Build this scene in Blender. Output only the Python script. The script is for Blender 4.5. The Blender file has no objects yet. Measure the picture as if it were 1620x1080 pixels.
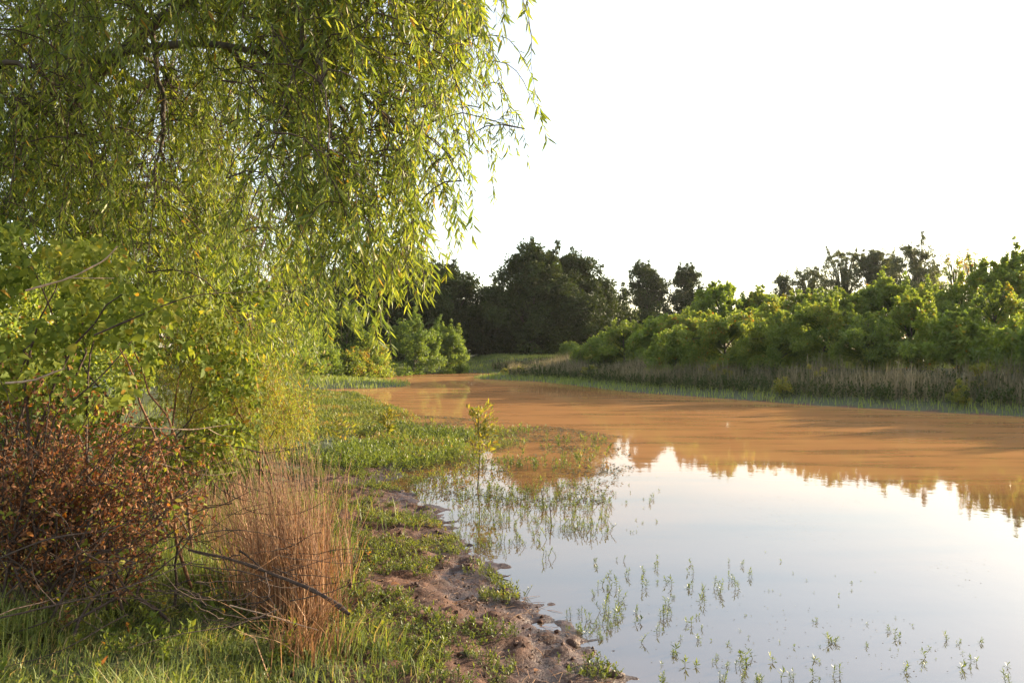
import bpy, math, numpy as np
from mathutils import Vector
R = math.radians
rng = np.random.default_rng(7)

# ------------------------------------------------------------------ camera, sky, sun, exposure
SC = bpy.context.scene
COL = SC.collection
CAM_Z, F, HY = 1.7, 1260.0, 552.0            # eye height, focal length and horizon row in photo pixels
cd = bpy.data.cameras.new('camera'); cam = bpy.data.objects.new('camera', cd); COL.objects.link(cam)
cd.sensor_width = 36.0; cd.lens = 36.0 * F / 1620.0
cd.clip_start = 0.05; cd.clip_end = 2000.0
cam.location = (0, 0, CAM_Z)
cam.rotation_euler = (R(90) + math.atan((HY - 540.0) / F), 0, 0)
SC.camera = cam

SUN_AZ, SUN_EL = R(62), R(13.5)               # azimuth clockwise from the view direction (+Y)
w = bpy.data.worlds.new('World'); SC.world = w; w.use_nodes = True
nt = w.node_tree; nt.nodes.clear()
sky = nt.nodes.new('ShaderNodeTexSky'); sky.sky_type = 'NISHITA'; sky.sun_disc = False
sky.sun_elevation = SUN_EL; sky.sun_rotation = SUN_AZ
sky.air_density = 1.0; sky.dust_density = 1.2; sky.ozone_density = 1.0; sky.altitude = 50
bg = nt.nodes.new('ShaderNodeBackground'); bg.inputs['Strength'].default_value = 0.13
wo = nt.nodes.new('ShaderNodeOutputWorld')
veil = nt.nodes.new('ShaderNodeMix'); veil.data_type = 'RGBA'; veil.blend_type = 'ADD'; veil.inputs[0].default_value = 1.0
veil.inputs[7].default_value = (1.25, 0.95, 0.62, 1)            # even pale haze veil over the whole sky
nt.links.new(sky.outputs[0], veil.inputs[6]); nt.links.new(veil.outputs[2], bg.inputs[0]); nt.links.new(bg.outputs[0], wo.inputs[0])

sd_ = bpy.data.lights.new('sun', 'SUN'); sun = bpy.data.objects.new('sun', sd_); COL.objects.link(sun)
sd_.energy = 5.0; sd_.angle = R(0.6); sd_.color = (1.0, 0.81, 0.56)
sv = Vector((math.sin(SUN_AZ) * math.cos(SUN_EL), math.cos(SUN_AZ) * math.cos(SUN_EL), math.sin(SUN_EL)))
sun.rotation_euler = sv.to_track_quat('Z', 'Y').to_euler(); sun.location = (30, 20, 30)

SC.view_settings.view_transform = 'Standard'; SC.view_settings.look = 'None'
SC.view_settings.exposure = 1.55; SC.view_settings.gamma = 1.0; SC.view_settings.use_curve_mapping = False
SC.render.engine = 'CYCLES'
cy = SC.cycles
cy.use_denoising = True
try:
    cy.denoiser = 'OPENIMAGEDENOISE'; cy.denoising_input_passes = 'RGB_ALBEDO_NORMAL'; cy.denoising_prefilter = 'ACCURATE'
except Exception: pass
cy.max_bounces = 8; cy.diffuse_bounces = 4; cy.glossy_bounces = 3; cy.transmission_bounces = 5; cy.transparent_max_bounces = 4
cy.sample_clamp_indirect = 6.0

# ------------------------------------------------------------------ helpers
def at(px, py, d):
    return np.array([(px - 810.0) / F * d, d, CAM_Z + (HY - py) / F * d])
def on_z(px, py, z=0.0):
    d = (CAM_Z - z) * F / (py - HY); return np.array([(px - 810.0) / F * d, d, z])
def unit(v):
    return v / np.maximum(np.linalg.norm(v, axis=-1, keepdims=True), 1e-9)
def rdir(n, g=rng):
    return unit(g.normal(size=(n, 3)))
def smooth(a, b, x):
    t = np.clip((x - a) / (b - a), 0, 1); return t * t * (3 - 2 * t)

_perm = np.random.default_rng(3).random((256, 256))
def vnoise(x, y):
    xi = np.floor(x).astype(int); yi = np.floor(y).astype(int); fx = x - xi; fy = y - yi
    fx = fx * fx * (3 - 2 * fx); fy = fy * fy * (3 - 2 * fy)
    a = _perm[xi & 255, yi & 255]; b = _perm[(xi + 1) & 255, yi & 255]
    c = _perm[xi & 255, (yi + 1) & 255]; d = _perm[(xi + 1) & 255, (yi + 1) & 255]
    return (a * (1 - fx) + b * fx) * (1 - fy) + (c * (1 - fx) + d * fx) * fy - 0.5
def fbm(x, y, f, o=4):
    s = 0; a = 1.0
    for i in range(o):
        s = s + a * vnoise(x * f + 17.3 * i, y * f - 9.1 * i); a *= 0.5; f *= 2.03
    return s

class MB:
    """collects vertices and faces, builds one mesh"""
    def __init__(self): self.v = []; self.f = []; self.t = []; self.n = 0
    def add(self, v, faces, tint=0.5):
        v = np.asarray(v, dtype=np.float64).reshape(-1, 3)
        for fa in faces: self.f.append(np.asarray(fa, dtype=np.int64) + self.n)
        self.v.append(v); self.t.append(np.broadcast_to(np.asarray(tint, dtype=np.float32), (len(v),)).copy())
        self.n += len(v)
    def merge(self, o, M=None, T=None, dt=0.0):
        v = np.concatenate(o.v)
        if M is not None: v = v @ M.T
        if T is not None: v = v + T
        self.add(v, o.f, np.concatenate(o.t) + dt)
    def mesh(self, name, mat, smooth_=False):
        me = bpy.data.meshes.new(name)
        v = np.concatenate(self.v).astype(np.float32)
        me.vertices.add(len(v)); me.vertices.foreach_set('co', v.ravel())
        loops = np.concatenate([f.ravel() for f in self.f]).astype(np.int32)
        sizes = np.concatenate([np.full(len(f), f.shape[1], dtype=np.int32) for f in self.f])
        starts = np.concatenate([[0], np.cumsum(sizes)[:-1]]).astype(np.int32)
        me.loops.add(len(loops)); me.loops.foreach_set('vertex_index', loops)
        me.polygons.add(len(sizes)); me.polygons.foreach_set('loop_start', starts)
        if smooth_: me.polygons.foreach_set('use_smooth', np.ones(len(sizes), dtype=bool))
        a = me.attributes.new('tint', 'FLOAT', 'POINT'); a.data.foreach_set('value', np.concatenate(self.t).astype(np.float32))
        me.update(calc_edges=True); me.validate()
        me.materials.append(mat)
        return me
    def build(self, name, mat, parent=None, smooth_=False, loc=None):
        return obj(name, self.mesh(name, mat, smooth_), parent, loc)

def obj(name, me, parent=None, loc=None):
    o = bpy.data.objects.new(name, me); COL.objects.link(o)
    if parent is not None: o.parent = parent
    if loc is not None: o.location = tuple(loc)
    return o
def thing(name, label, cat, loc=(0, 0, 0), rz=0.0, group=None):
    o = bpy.data.objects.new(name, None); COL.objects.link(o)
    o.empty_display_size = 0.1
    o.location = tuple(float(c) for c in loc); o.rotation_euler = (0, 0, rz)
    return tag(o, label, cat, group)
def tag(o, label=None, cat=None, group=None, kind=None):
    if label: o['label'] = label
    if cat: o['category'] = cat
    if group: o['group'] = group
    if kind: o['kind'] = kind
    return o
def copy_tree(o, parent=None, loc=None, rz=None, sc=None, label=None):
    c = o.copy(); COL.objects.link(c)
    if parent is not None: c.parent = parent
    if loc is not None: c.location = tuple(float(q) for q in loc)
    if rz is not None: c.rotation_euler = (0, 0, rz)
    if sc is not None: c.scale = sc if hasattr(sc, '__len__') else (sc,) * 3
    if label: c['label'] = label
    for ch in list(o.children): copy_tree(ch, c)
    return c

def leaf2(mb, P, D, N, L, W, tint, fold=0.22, curl=0.0):
    n = len(P); S = unit(np.cross(D, N)); N = np.cross(S, D)
    L = np.broadcast_to(np.asarray(L, float), (n,))[:, None]; W = np.broadcast_to(np.asarray(W, float), (n,))[:, None]
    m = P + D * L * 0.45
    V = np.stack([P, m + S * W / 2 + N * W * fold, P + D * L - N * L * curl, m - S * W / 2 + N * W * fold], 1)
    b = np.arange(n)[:, None] * 4
    mb.add(V.reshape(-1, 3), [np.concatenate([b + [0, 1, 2], b + [0, 2, 3]])], np.repeat(np.broadcast_to(tint, (n,)), 4))
def leaf6(mb, P, D, N, L, W, tint, fold=0.18, curl=0.12, wide=(0.30, 0.68, 0.95, 0.72)):
    """broad leaf with midrib: 8 points, 6 faces"""
    n = len(P); S = unit(np.cross(D, N)); N = np.cross(S, D)
    L = np.broadcast_to(np.asarray(L, float), (n,))[:, None]; W = np.broadcast_to(np.asarray(W, float), (n,))[:, None]
    a, c, wa, wc = wide
    m1 = P + D * L * a - N * L * curl * a * a; m2 = P + D * L * c - N * L * curl * c * c; tip = P + D * L - N * L * curl
    up = N * W * fold
    V = np.stack([P, m1, m2, tip, m1 + S * W / 2 * wa + up, m2 + S * W / 2 * wc + up, m1 - S * W / 2 * wa + up, m2 - S * W / 2 * wc + up], 1)
    b = np.arange(n)[:, None] * 8
    mb.add(V.reshape(-1, 3), [np.concatenate([b + [0, 4, 1], b + [0, 1, 6], b + [5, 3, 2], b + [2, 3, 7]]),
                              np.concatenate([b + [4, 5, 2, 1], b + [1, 2, 7, 6]])], np.repeat(np.broadcast_to(tint, (n,)), 8))
def tubes(mb, P, Rr, s=4, tint=0.5):
    """P (n,k,3) centre lines, Rr (n,k) radii"""
    P = np.asarray(P, float)
    if P.ndim == 2: P = P[None]
    Rr = np.broadcast_to(np.asarray(Rr, float), P.shape[:2])
    n, k = P.shape[:2]
    T = unit(np.gradient(P, axis=1))
    ref = np.where(np.abs(T[:, :1, 2:3]) > 0.8, np.array([1.0, 0.13, 0]), np.array([0.0, 0.1, 1.0]))
    A = unit(np.cross(T, np.broadcast_to(ref, T.shape))); B = np.cross(T, A)
    ang = np.arange(s) * 2 * np.pi / s
    V = P[:, :, None] + Rr[:, :, None, None] * (np.cos(ang)[None, None, :, None] * A[:, :, None] + np.sin(ang)[None, None, :, None] * B[:, :, None])
    idx = np.arange(n * k * s).reshape(n, k, s)
    q = np.stack([idx[:, :-1, :], np.roll(idx, -1, 2)[:, :-1, :], np.roll(idx, -1, 2)[:, 1:, :], idx[:, 1:, :]], -1).reshape(-1, 4)
    mb.add(V.reshape(-1, 3), [q], np.repeat(np.broadcast_to(tint, (n,)), k * s))
def blades(mb, P, H, W, lean, az, tint, bend=0.35):
    """grass blades: 3 levels, 3 faces; lean = horizontal reach as part of the height"""
    n = len(P); H = np.broadcast_to(H, (n,))[:, None]; W = np.broadcast_to(W, (n,))[:, None]; lean = np.broadcast_to(lean, (n,))[:, None]
    d = np.stack([np.cos(az), np.sin(az), 0 * az], 1)
    sa = az + np.pi / 2 + rng.normal(size=n) * 0.5
    s = np.stack([np.cos(sa), np.sin(sa), 0 * az], 1); up = np.array([0, 0, 1.0])
    m = P + up * H * 0.55 + d * H * lean * 0.3; t = P + up * H * (1 - lean * bend) + d * H * lean
    V = np.stack([P - s * W / 2, P + s * W / 2, m + s * W * 0.38, m - s * W * 0.38, t], 1)
    b = np.arange(n)[:, None] * 5
    mb.add(V.reshape(-1, 3), [b + [0, 1, 2, 3], b + [3, 2, 4]], np.repeat(np.broadcast_to(tint, (n,)), 5))
def curve(p0, p1, k=8, sag=0.0, wob=0.0, g=rng):
    t = np.linspace(0, 1, k)[:, None]; p0 = np.asarray(p0, float); p1 = np.asarray(p1, float)
    c = p0 * (1 - t) + p1 * t
    c = c + np.array([0, 0, 1.0]) * sag * 4 * t * (1 - t)
    if wob:
        nz = np.cumsum(g.normal(size=(k, 3)), 0); nz -= nz[0] * (1 - t) + nz[-1] * t; c = c + nz * wob
    return c
def bez(pts, k=14):
    """smooth curve through points (Catmull-Rom)"""
    p = np.asarray(pts, float); p = np.concatenate([[2 * p[0] - p[1]], p, [2 * p[-1] - p[-2]]]); out = []
    n = len(p) - 3; per = max(2, k // n)
    for i in range(n):
        t = np.linspace(0, 1, per, endpoint=(i == n - 1))[:, None]
        a, b, c, d = p[i:i + 4]
        out.append(0.5 * (2 * b + (c - a) * t + (2 * a - 5 * b + 4 * c - d) * t ** 2 + (3 * b - a - 3 * c + d) * t ** 3))
    return np.concatenate(out)

# ------------------------------------------------------------------ materials
def newmat(name):
    m = bpy.data.materials.new(name); m.use_nodes = True; t = m.node_tree; t.nodes.clear()
    out = t.nodes.new('ShaderNodeOutputMaterial'); return m, t, out
def ramp(t, cols):
    r = t.nodes.new('ShaderNodeValToRGB'); e = r.color_ramp.elements
    while len(e) < len(cols): e.new(0.5)
    for i, (p, c) in enumerate(cols): e[i].position = p; e[i].color = (*c, 1)
    return r
def leafmat(name, cols, transl=0.4, rough=0.45, tcol=(1.25, 1.15, 0.45), spec=0.35, objvar=0.12):
    m, t, out = newmat(name); L = t.links.new
    a = t.nodes.new('ShaderNodeAttribute'); a.attribute_name = 'tint'
    oi = t.nodes.new('ShaderNodeObjectInfo')
    ma = t.nodes.new('ShaderNodeMath'); ma.operation = 'MULTIPLY_ADD'; ma.inputs[1].default_value = objvar; L(oi.outputs['Random'], ma.inputs[0]); L(a.outputs['Fac'], ma.inputs[2])
    sb = t.nodes.new('ShaderNodeMath'); sb.operation = 'SUBTRACT'; sb.inputs[1].default_value = objvar / 2; L(ma.outputs[0], sb.inputs[0])
    r = ramp(t, cols); L(sb.outputs[0], r.inputs[0])
    p = t.nodes.new('ShaderNodeBsdfPrincipled'); p.inputs['Roughness'].default_value = rough; p.inputs['Specular IOR Level'].default_value = spec
    L(r.outputs[0], p.inputs['Base Color'])
    tr = t.nodes.new('ShaderNodeBsdfTranslucent')
    mu = t.nodes.new('ShaderNodeMix'); mu.data_type = 'RGBA'; mu.blend_type = 'MULTIPLY'; mu.inputs[0].default_value = 1.0
    L(r.outputs[0], mu.inputs[6]); mu.inputs[7].default_value = (*[c * 1.6 for c in tcol], 1); L(mu.outputs[2], tr.inputs['Color'])
    mx = t.nodes.new('ShaderNodeMixShader'); mx.inputs[0].default_value = transl
    L(p.outputs[0], mx.inputs[1]); L(tr.outputs[0], mx.inputs[2]); L(mx.outputs[0], out.inputs[0])
    return m
def barkmat(name, c1, c2, scale=12):
    m, t, out = newmat(name); L = t.links.new
    tc = t.nodes.new('ShaderNodeTexCoord'); mp = t.nodes.new('ShaderNodeMapping'); mp.inputs['Scale'].default_value = (1, 1, 0.25); L(tc.outputs['Object'], mp.inputs[0])
    nz = t.nodes.new('ShaderNodeTexNoise'); nz.inputs['Scale'].default_value = scale; nz.inputs['Detail'].default_value = 6; L(mp.outputs[0], nz.inputs['Vector'])
    r = ramp(t, [(0.3, c1), (0.7, c2)]); L(nz.outputs[0], r.inputs[0])
    p = t.nodes.new('ShaderNodeBsdfPrincipled'); p.inputs['Roughness'].default_value = 0.85; L(r.outputs[0], p.inputs['Base Color'])
    b = t.nodes.new('ShaderNodeBump'); b.inputs['Strength'].default_value = 0.6; b.inputs['Distance'].default_value = 0.02; L(nz.outputs[0], b.inputs['Height']); L(b.outputs[0], p.inputs['Normal'])
    L(p.outputs[0], out.inputs[0]); return m

M_WILLOW = leafmat('willow_leaf', [(0.0, (0.055, 0.092, 0.022)), (0.45, (0.125, 0.17, 0.036)), (0.8, (0.215, 0.245, 0.052)), (0.94, (0.30, 0.29, 0.065)), (1.0, (0.27, 0.15, 0.03))], 0.5, 0.38)
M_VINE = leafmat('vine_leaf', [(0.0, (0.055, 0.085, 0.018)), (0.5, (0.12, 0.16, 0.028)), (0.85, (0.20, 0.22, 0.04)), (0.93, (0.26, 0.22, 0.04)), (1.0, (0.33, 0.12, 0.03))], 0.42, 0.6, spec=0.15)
M_DEAD = leafmat('dead_leaf', [(0.0, (0.085, 0.036, 0.016)), (0.5, (0.165, 0.073, 0.030)), (0.85, (0.26, 0.125, 0.048)), (1.0, (0.34, 0.22, 0.085))], 0.25, 0.7, (1.2, 0.8, 0.5))
M_STRAW = leafmat('straw', [(0.0, (0.18, 0.09, 0.045)), (0.5, (0.35, 0.20, 0.105)), (1.0, (0.50, 0.33, 0.185))], 0.25, 0.6, (1.0, 0.85, 0.6))
M_GRASS = leafmat('grass_blade', [(0.0, (0.08, 0.115, 0.03)), (0.5, (0.17, 0.215, 0.06)), (0.85, (0.24, 0.27, 0.085)), (1.0, (0.36, 0.28, 0.13))], 0.4, 0.5)
M_WEED = leafmat('weed_leaf', [(0.0, (0.06, 0.085, 0.022)), (0.5, (0.115, 0.145, 0.035)), (0.85, (0.18, 0.20, 0.05)), (1.0, (0.25, 0.16, 0.06))], 0.35, 0.45)
M_WATERW = leafmat('water_weed_leaf', [(0.0, (0.05, 0.075, 0.02)), (0.5, (0.105, 0.145, 0.032)), (1.0, (0.17, 0.21, 0.045))], 0.35, 0.4)
M_REED = leafmat('reed_blade', [(0.0, (0.075, 0.075, 0.038)), (0.5, (0.20, 0.17, 0.105)), (1.0, (0.38, 0.32, 0.21))], 0.35, 0.6, (1.0, 0.9, 0.6))
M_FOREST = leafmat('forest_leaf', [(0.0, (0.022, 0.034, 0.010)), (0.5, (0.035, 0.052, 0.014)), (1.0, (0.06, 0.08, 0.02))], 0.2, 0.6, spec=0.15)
M_BUSH = leafmat('bush_leaf', [(0.0, (0.06, 0.105, 0.026)), (0.5, (0.13, 0.185, 0.042)), (0.9, (0.21, 0.25, 0.056)), (0.975, (0.22, 0.19, 0.04)), (1.0, (0.3, 0.13, 0.02))], 0.52, 0.42)
M_BUSHL = leafmat('sycamore_leaf', [(0.0, (0.07, 0.115, 0.024)), (0.5, (0.14, 0.20, 0.04)), (0.9, (0.21, 0.255, 0.052)), (0.98, (0.26, 0.19, 0.03)), (1.0, (0.3, 0.15, 0.02))], 0.5, 0.42)
M_FAR = leafmat('hazed_poplar_leaf', [(0.0, (0.05, 0.065, 0.03)), (0.5, (0.08, 0.095, 0.042)), (1.0, (0.13, 0.135, 0.06))], 0.3, 0.5)  # leaf colour lightened and greyed, so distance haze is painted into it
M_YELLOW = leafmat('yellow_leaf', [(0.0, (0.11, 0.135, 0.025)), (0.5, (0.18, 0.18, 0.032)), (1.0, (0.29, 0.19, 0.035))], 0.45, 0.45)
M_BARK = barkmat('bark', (0.035, 0.026, 0.018), (0.11, 0.085, 0.06))
M_TWIG = barkmat('dark_twig', (0.03, 0.018, 0.013), (0.08, 0.05, 0.035), 40)
M_PALE = barkmat('pale_twig', (0.28, 0.18, 0.12), (0.42, 0.30, 0.21), 40)
M_RED = barkmat('red_stem', (0.10, 0.045, 0.02), (0.17, 0.08, 0.035), 40)
M_GSTEM = barkmat('green_stem', (0.05, 0.06, 0.02), (0.10, 0.10, 0.03), 40)

def groundmat():
    m, t, out = newmat('ground'); L = t.links.new
    geo = t.nodes.new('ShaderNodeNewGeometry')
    def noise(sc, det=6):
        n = t.nodes.new('ShaderNodeTexNoise'); n.inputs['Scale'].default_value = sc; n.inputs['Detail'].default_value = det; n.inputs['Roughness'].default_value = 0.62
        L(geo.outputs['Position'], n.inputs['Vector']); return n
    n1, n2, n3 = noise(1.1), noise(9, 8), noise(60, 4)
    mud = ramp(t, [(0.3, (0.034, 0.013, 0.007)), (0.52, (0.085, 0.036, 0.018)), (0.75, (0.155, 0.072, 0.038))]); L(n2.outputs[0], mud.inputs[0])
    soil = ramp(t, [(0.3, (0.028, 0.036, 0.012)), (0.55, (0.06, 0.075, 0.022)), (0.75, (0.11, 0.10, 0.04))]); L(n2.outputs[0], soil.inputs[0])
    am = t.nodes.new('ShaderNodeAttribute'); am.attribute_name = 'mud'
    aw = t.nodes.new('ShaderNodeAttribute'); aw.attribute_name = 'wet'
    ad = t.nodes.new('ShaderNodeMath'); ad.operation = 'MULTIPLY_ADD'; L(n1.outputs[0], ad.inputs[0]); ad.inputs[1].default_value = 0.9; L(am.outputs['Fac'], ad.inputs[2])
    mr = t.nodes.new('ShaderNodeMapRange'); mr.inputs[1].default_value = 0.8; mr.inputs[2].default_value = 1.1; L(ad.outputs[0], mr.inputs[0])
    mx = t.nodes.new('ShaderNodeMix'); mx.data_type = 'RGBA'; L(mr.outputs[0], mx.inputs[0]); L(soil.outputs[0], mx.inputs[6]); L(mud.outputs[0], mx.inputs[7])
    wm = t.nodes.new('ShaderNodeMix'); wm.data_type = 'RGBA'; wm.blend_type = 'MULTIPLY'; L(aw.outputs['Fac'], wm.inputs[0]); L(mx.outputs[2], wm.inputs[6]); wm.inputs[7].default_value = (0.5, 0.43, 0.40, 1)
    p = t.nodes.new('ShaderNodeBsdfPrincipled'); L(wm.outputs[2], p.inputs['Base Color'])
    rr = t.nodes.new('ShaderNodeMapRange'); rr.inputs[3].default_value = 0.9; rr.inputs[4].default_value = 0.45; L(aw.outputs['Fac'], rr.inputs[0]); L(rr.outputs[0], p.inputs['Roughness'])
    b1 = t.nodes.new('ShaderNodeBump'); b1.inputs['Strength'].default_value = 0.8; b1.inputs['Distance'].default_value = 0.05; L(n2.outputs[0], b1.inputs['Height'])
    b2 = t.nodes.new('ShaderNodeBump'); b2.inputs['Strength'].default_value = 0.7; b2.inputs['Distance'].default_value = 0.012; L(n3.outputs[0], b2.inputs['Height']); L(b1.outputs[0], b2.inputs['Normal'])
    L(b2.outputs[0], p.inputs['Normal']); L(p.outputs[0], out.inputs[0]); return m
M_GROUND = groundmat()

def watermat():
    m, t, out = newmat('muddy_water'); L = t.links.new
    geo = t.nodes.new('ShaderNodeNewGeometry')
    a = t.nodes.new('ShaderNodeAttribute'); a.attribute_name = 'silt'
    n = t.nodes.new('ShaderNodeTexNoise'); n.inputs['Scale'].default_value = 0.35; n.inputs['Detail'].default_value = 5; L(geo.outputs['Position'], n.inputs['Vector'])
    c = ramp(t, [(0.0, (0.075, 0.055, 0.04)), (0.45, (0.19, 0.095, 0.036)), (1.0, (0.405, 0.205, 0.082))])
    ad = t.nodes.new('ShaderNodeMath'); ad.operation = 'MULTIPLY_ADD'; L(n.outputs[0], ad.inputs[0]); ad.inputs[1].default_value = 0.35
    s0 = t.nodes.new('ShaderNodeMath'); s0.operation = 'SUBTRACT'; L(a.outputs['Fac'], s0.inputs[0]); s0.inputs[1].default_value = 0.175; L(s0.outputs[0], ad.inputs[2])
    L(ad.outputs[0], c.inputs[0])
    mp = t.nodes.new('ShaderNodeMapping'); mp.inputs['Rotation'].default_value = (0, 0, 0.5); mp.inputs['Scale'].default_value = (0.22, 1.1, 1); L(geo.outputs['Position'], mp.inputs[0])
    ns = t.nodes.new('ShaderNodeTexNoise'); ns.inputs['Scale'].default_value = 1.3; ns.inputs['Detail'].default_value = 7; ns.inputs['Roughness'].default_value = 0.65; L(mp.outputs[0], ns.inputs['Vector'])
    rs_ = ramp(t, [(0.35, (0.62, 0.66, 0.72)), (0.5, (0.95, 0.95, 0.95)), (0.7, (1.1, 1.1, 1.12))]); L(ns.outputs[0], rs_.inputs[0])
    ml_ = t.nodes.new('ShaderNodeMix'); ml_.data_type = 'RGBA'; ml_.blend_type = 'MULTIPLY'; ml_.inputs[0].default_value = 1.0; L(c.outputs[0], ml_.inputs[6]); L(rs_.outputs[0], ml_.inputs[7])
    df = t.nodes.new('ShaderNodeBsdfDiffuse'); L(ml_.outputs[2], df.inputs[0])
    gl = t.nodes.new('ShaderNodeBsdfGlossy'); gl.inputs['Roughness'].default_value = 0.025; gl.inputs[0].default_value = (1, 1, 1, 1)
    w1 = t.nodes.new('ShaderNodeTexNoise'); w1.inputs['Scale'].default_value = 1.6; w1.inputs['Detail'].default_value = 3; L(geo.outputs['Position'], w1.inputs['Vector'])
    w2 = t.nodes.new('ShaderNodeTexNoise'); w2.inputs['Scale'].default_value = 9; w2.inputs['Detail'].default_value = 2; L(geo.outputs['Position'], w2.inputs['Vector'])
    b = t.nodes.new('ShaderNodeBump'); b.inputs['Strength'].default_value = 0.12; b.inputs['Distance'].default_value = 0.012; L(w1.outputs[0], b.inputs['Height'])
    b2 = t.nodes.new('ShaderNodeBump'); b2.inputs['Strength'].default_value = 0.12; b2.inputs['Distance'].default_value = 0.003; L(w2.outputs[0], b2.inputs['Height']); L(b.outputs[0], b2.inputs['Normal'])
    L(b2.outputs[0], gl.inputs['Normal'])
    fr = t.nodes.new('ShaderNodeFresnel'); fr.inputs['IOR'].default_value = 1.33
    mn = t.nodes.new('ShaderNodeMapRange'); mn.inputs[1].default_value = 0.0; mn.inputs[2].default_value = 0.55; mn.inputs[3].default_value = 0.235; mn.inputs[4].default_value = 0.37; L(fr.outputs[0], mn.inputs[0])
    mx = t.nodes.new('ShaderNodeMixShader'); L(mn.outputs[0], mx.inputs[0]); L(df.outputs[0], mx.inputs[1]); L(gl.outputs[0], mx.inputs[2]); L(mx.outputs[0], out.inputs[0])
    return m
M_WATER = watermat()

# ------------------------------------------------------------------ the setting: ground and pond
SHORE = np.array([(3.2, -6), (1.9, 0.5), (1.05, 2.6), (0.61, 4.06), (0.40, 4.7), (0.25, 5.25), (-0.02, 5.8), (-0.22, 6.3), (-0.55, 7.3), (-0.76, 8.0), (-1.15, 9.2), (-1.65, 10.2),
                  (-1.5, 11.4), (-2.1, 13.2), (-3.3, 16), (-4.4, 20.5), (-5.3, 25), (-6.6, 29.5), (-10.5, 31.5), (-10, 33.5), (-6.2, 34.2), (-4.9, 36.5), (-5.3, 39.5), (-9, 42), (-9.5, 46), (-8.5, 52),
                  (-4, 57), (0.2, 55.5), (0.6, 52), (-1.8, 48.5), (-2.0, 45.5), (1.6, 41.5), (3.4, 36), (4.75, 31.5), (6.8, 28.2), (9.07, 24.2), (12.9, 20), (17, 12.5), (24, 4), (26, -6)])
def shore_sd(x, y):
    x = np.asarray(x, float); y = np.asarray(y, float)
    d = np.full(x.shape, 1e9); ins = np.zeros(x.shape, bool); n = len(SHORE)
    for i in range(n):
        a = SHORE[i]; b = SHORE[(i + 1) % n]; e = b - a
        t = np.clip(((x - a[0]) * e[0] + (y - a[1]) * e[1]) / (e @ e), 0, 1)
        d = np.minimum(d, np.hypot(x - a[0] - t * e[0], y - a[1] - t * e[1]))
        if a[1] != b[1]:
            c = ((a[1] > y) != (b[1] > y)) & (x < (b[0] - a[0]) * (y - a[1]) / (b[1] - a[1]) + a[0]); ins ^= c
    return np.where(ins, -d, d)
def right_side(x, y): return smooth(-1.5, 1.5, x - (5.0 - 0.11 * y))
def ground_z(x, y, fine=True):
    x = np.asarray(x, float); y = np.asarray(y, float)
    s = shore_sd(x, y) + 0.22 * fbm(x, y, 1.3, 3) * smooth(60, 10, np.hypot(x, y))
    rs = right_side(x, y)
    z = np.where(s > 0, 0.34 * (1 - np.exp(-s / 2.4)), np.maximum(0.10 * s, -0.5))
    z = z + rs * 0.55 * smooth(2.0, 7.0, s) + 0.25 * smooth(54, 72, y) * smooth(0.5, 8, s)
    z = z + 0.25 * smooth(3, 14, s) * (1 - rs) * (0.6 + fbm(x, y, 0.12, 2))
    near = smooth(26, 9, np.hypot(x, y))
    if fine:
        z = z + near * smooth(-0.6, 0.25, s) * (0.025 * fbm(x, y, 2.2, 3) + 0.05 * np.maximum(fbm(x + 5, y, 7.5, 3), -0.3) + 0.034 * fbm(x, y + 3, 14, 2))
    far = np.hypot(x, y)
    return z + 0.0 * far
def axis(segs):
    out = []
    for a, b, st in segs: out.append(np.arange(a, b, st))
    return np.concatenate(out + [[segs[-1][1]]])
gx = axis([(-700, -100, 60), (-100, -30, 6), (-30, -9, 0.8), (-9, -4.5, 0.12), (-4.5, 2.0, 0.035), (2.0, 8, 0.3), (8, 30, 0.8), (30, 100, 6), (100, 700, 60)])
gy = axis([(-60, -6, 6), (-6, 2.2, 0.4), (2.2, 9.5, 0.035), (9.5, 16, 0.09), (16, 30, 0.3), (30, 80, 0.8), (80, 200, 10), (200, 1100, 90)])
X, Y = np.meshgrid(gx, gy); Z = ground_z(X, Y)
mb = MB(); nx, ny = len(gx), len(gy); ii = np.arange(nx * ny).reshape(ny, nx)
q = np.stack([ii[:-1, :-1], ii[:-1, 1:], ii[1:, 1:], ii[1:, :-1]], -1).reshape(-1, 4)
mb.add(np.stack([X, Y, Z], -1).reshape(-1, 3), [q])
gme = mb.mesh('ground', M_GROUND, True)
sdg = shore_sd(X, Y)
mudf = smooth(2.5, 0.9, sdg + 0.9 * fbm(X, Y, 0.9, 2)) * smooth(14, 10, Y) * smooth(-3.4, -1.6, X)
mudf = np.maximum(mudf, smooth(0.15, -0.1, sdg))
wet = smooth(0.09, 0.015, Z) * smooth(22, 11, Y)
for nm, ar in (('mud', mudf), ('wet', wet)):
    a = gme.attributes.new(nm, 'FLOAT', 'POINT'); a.data.foreach_set('value', ar.ravel().astype(np.float32))
tag(obj('ground', gme), kind='structure', label='grassy ground with a bare red brown mud bank along the pond')

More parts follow.
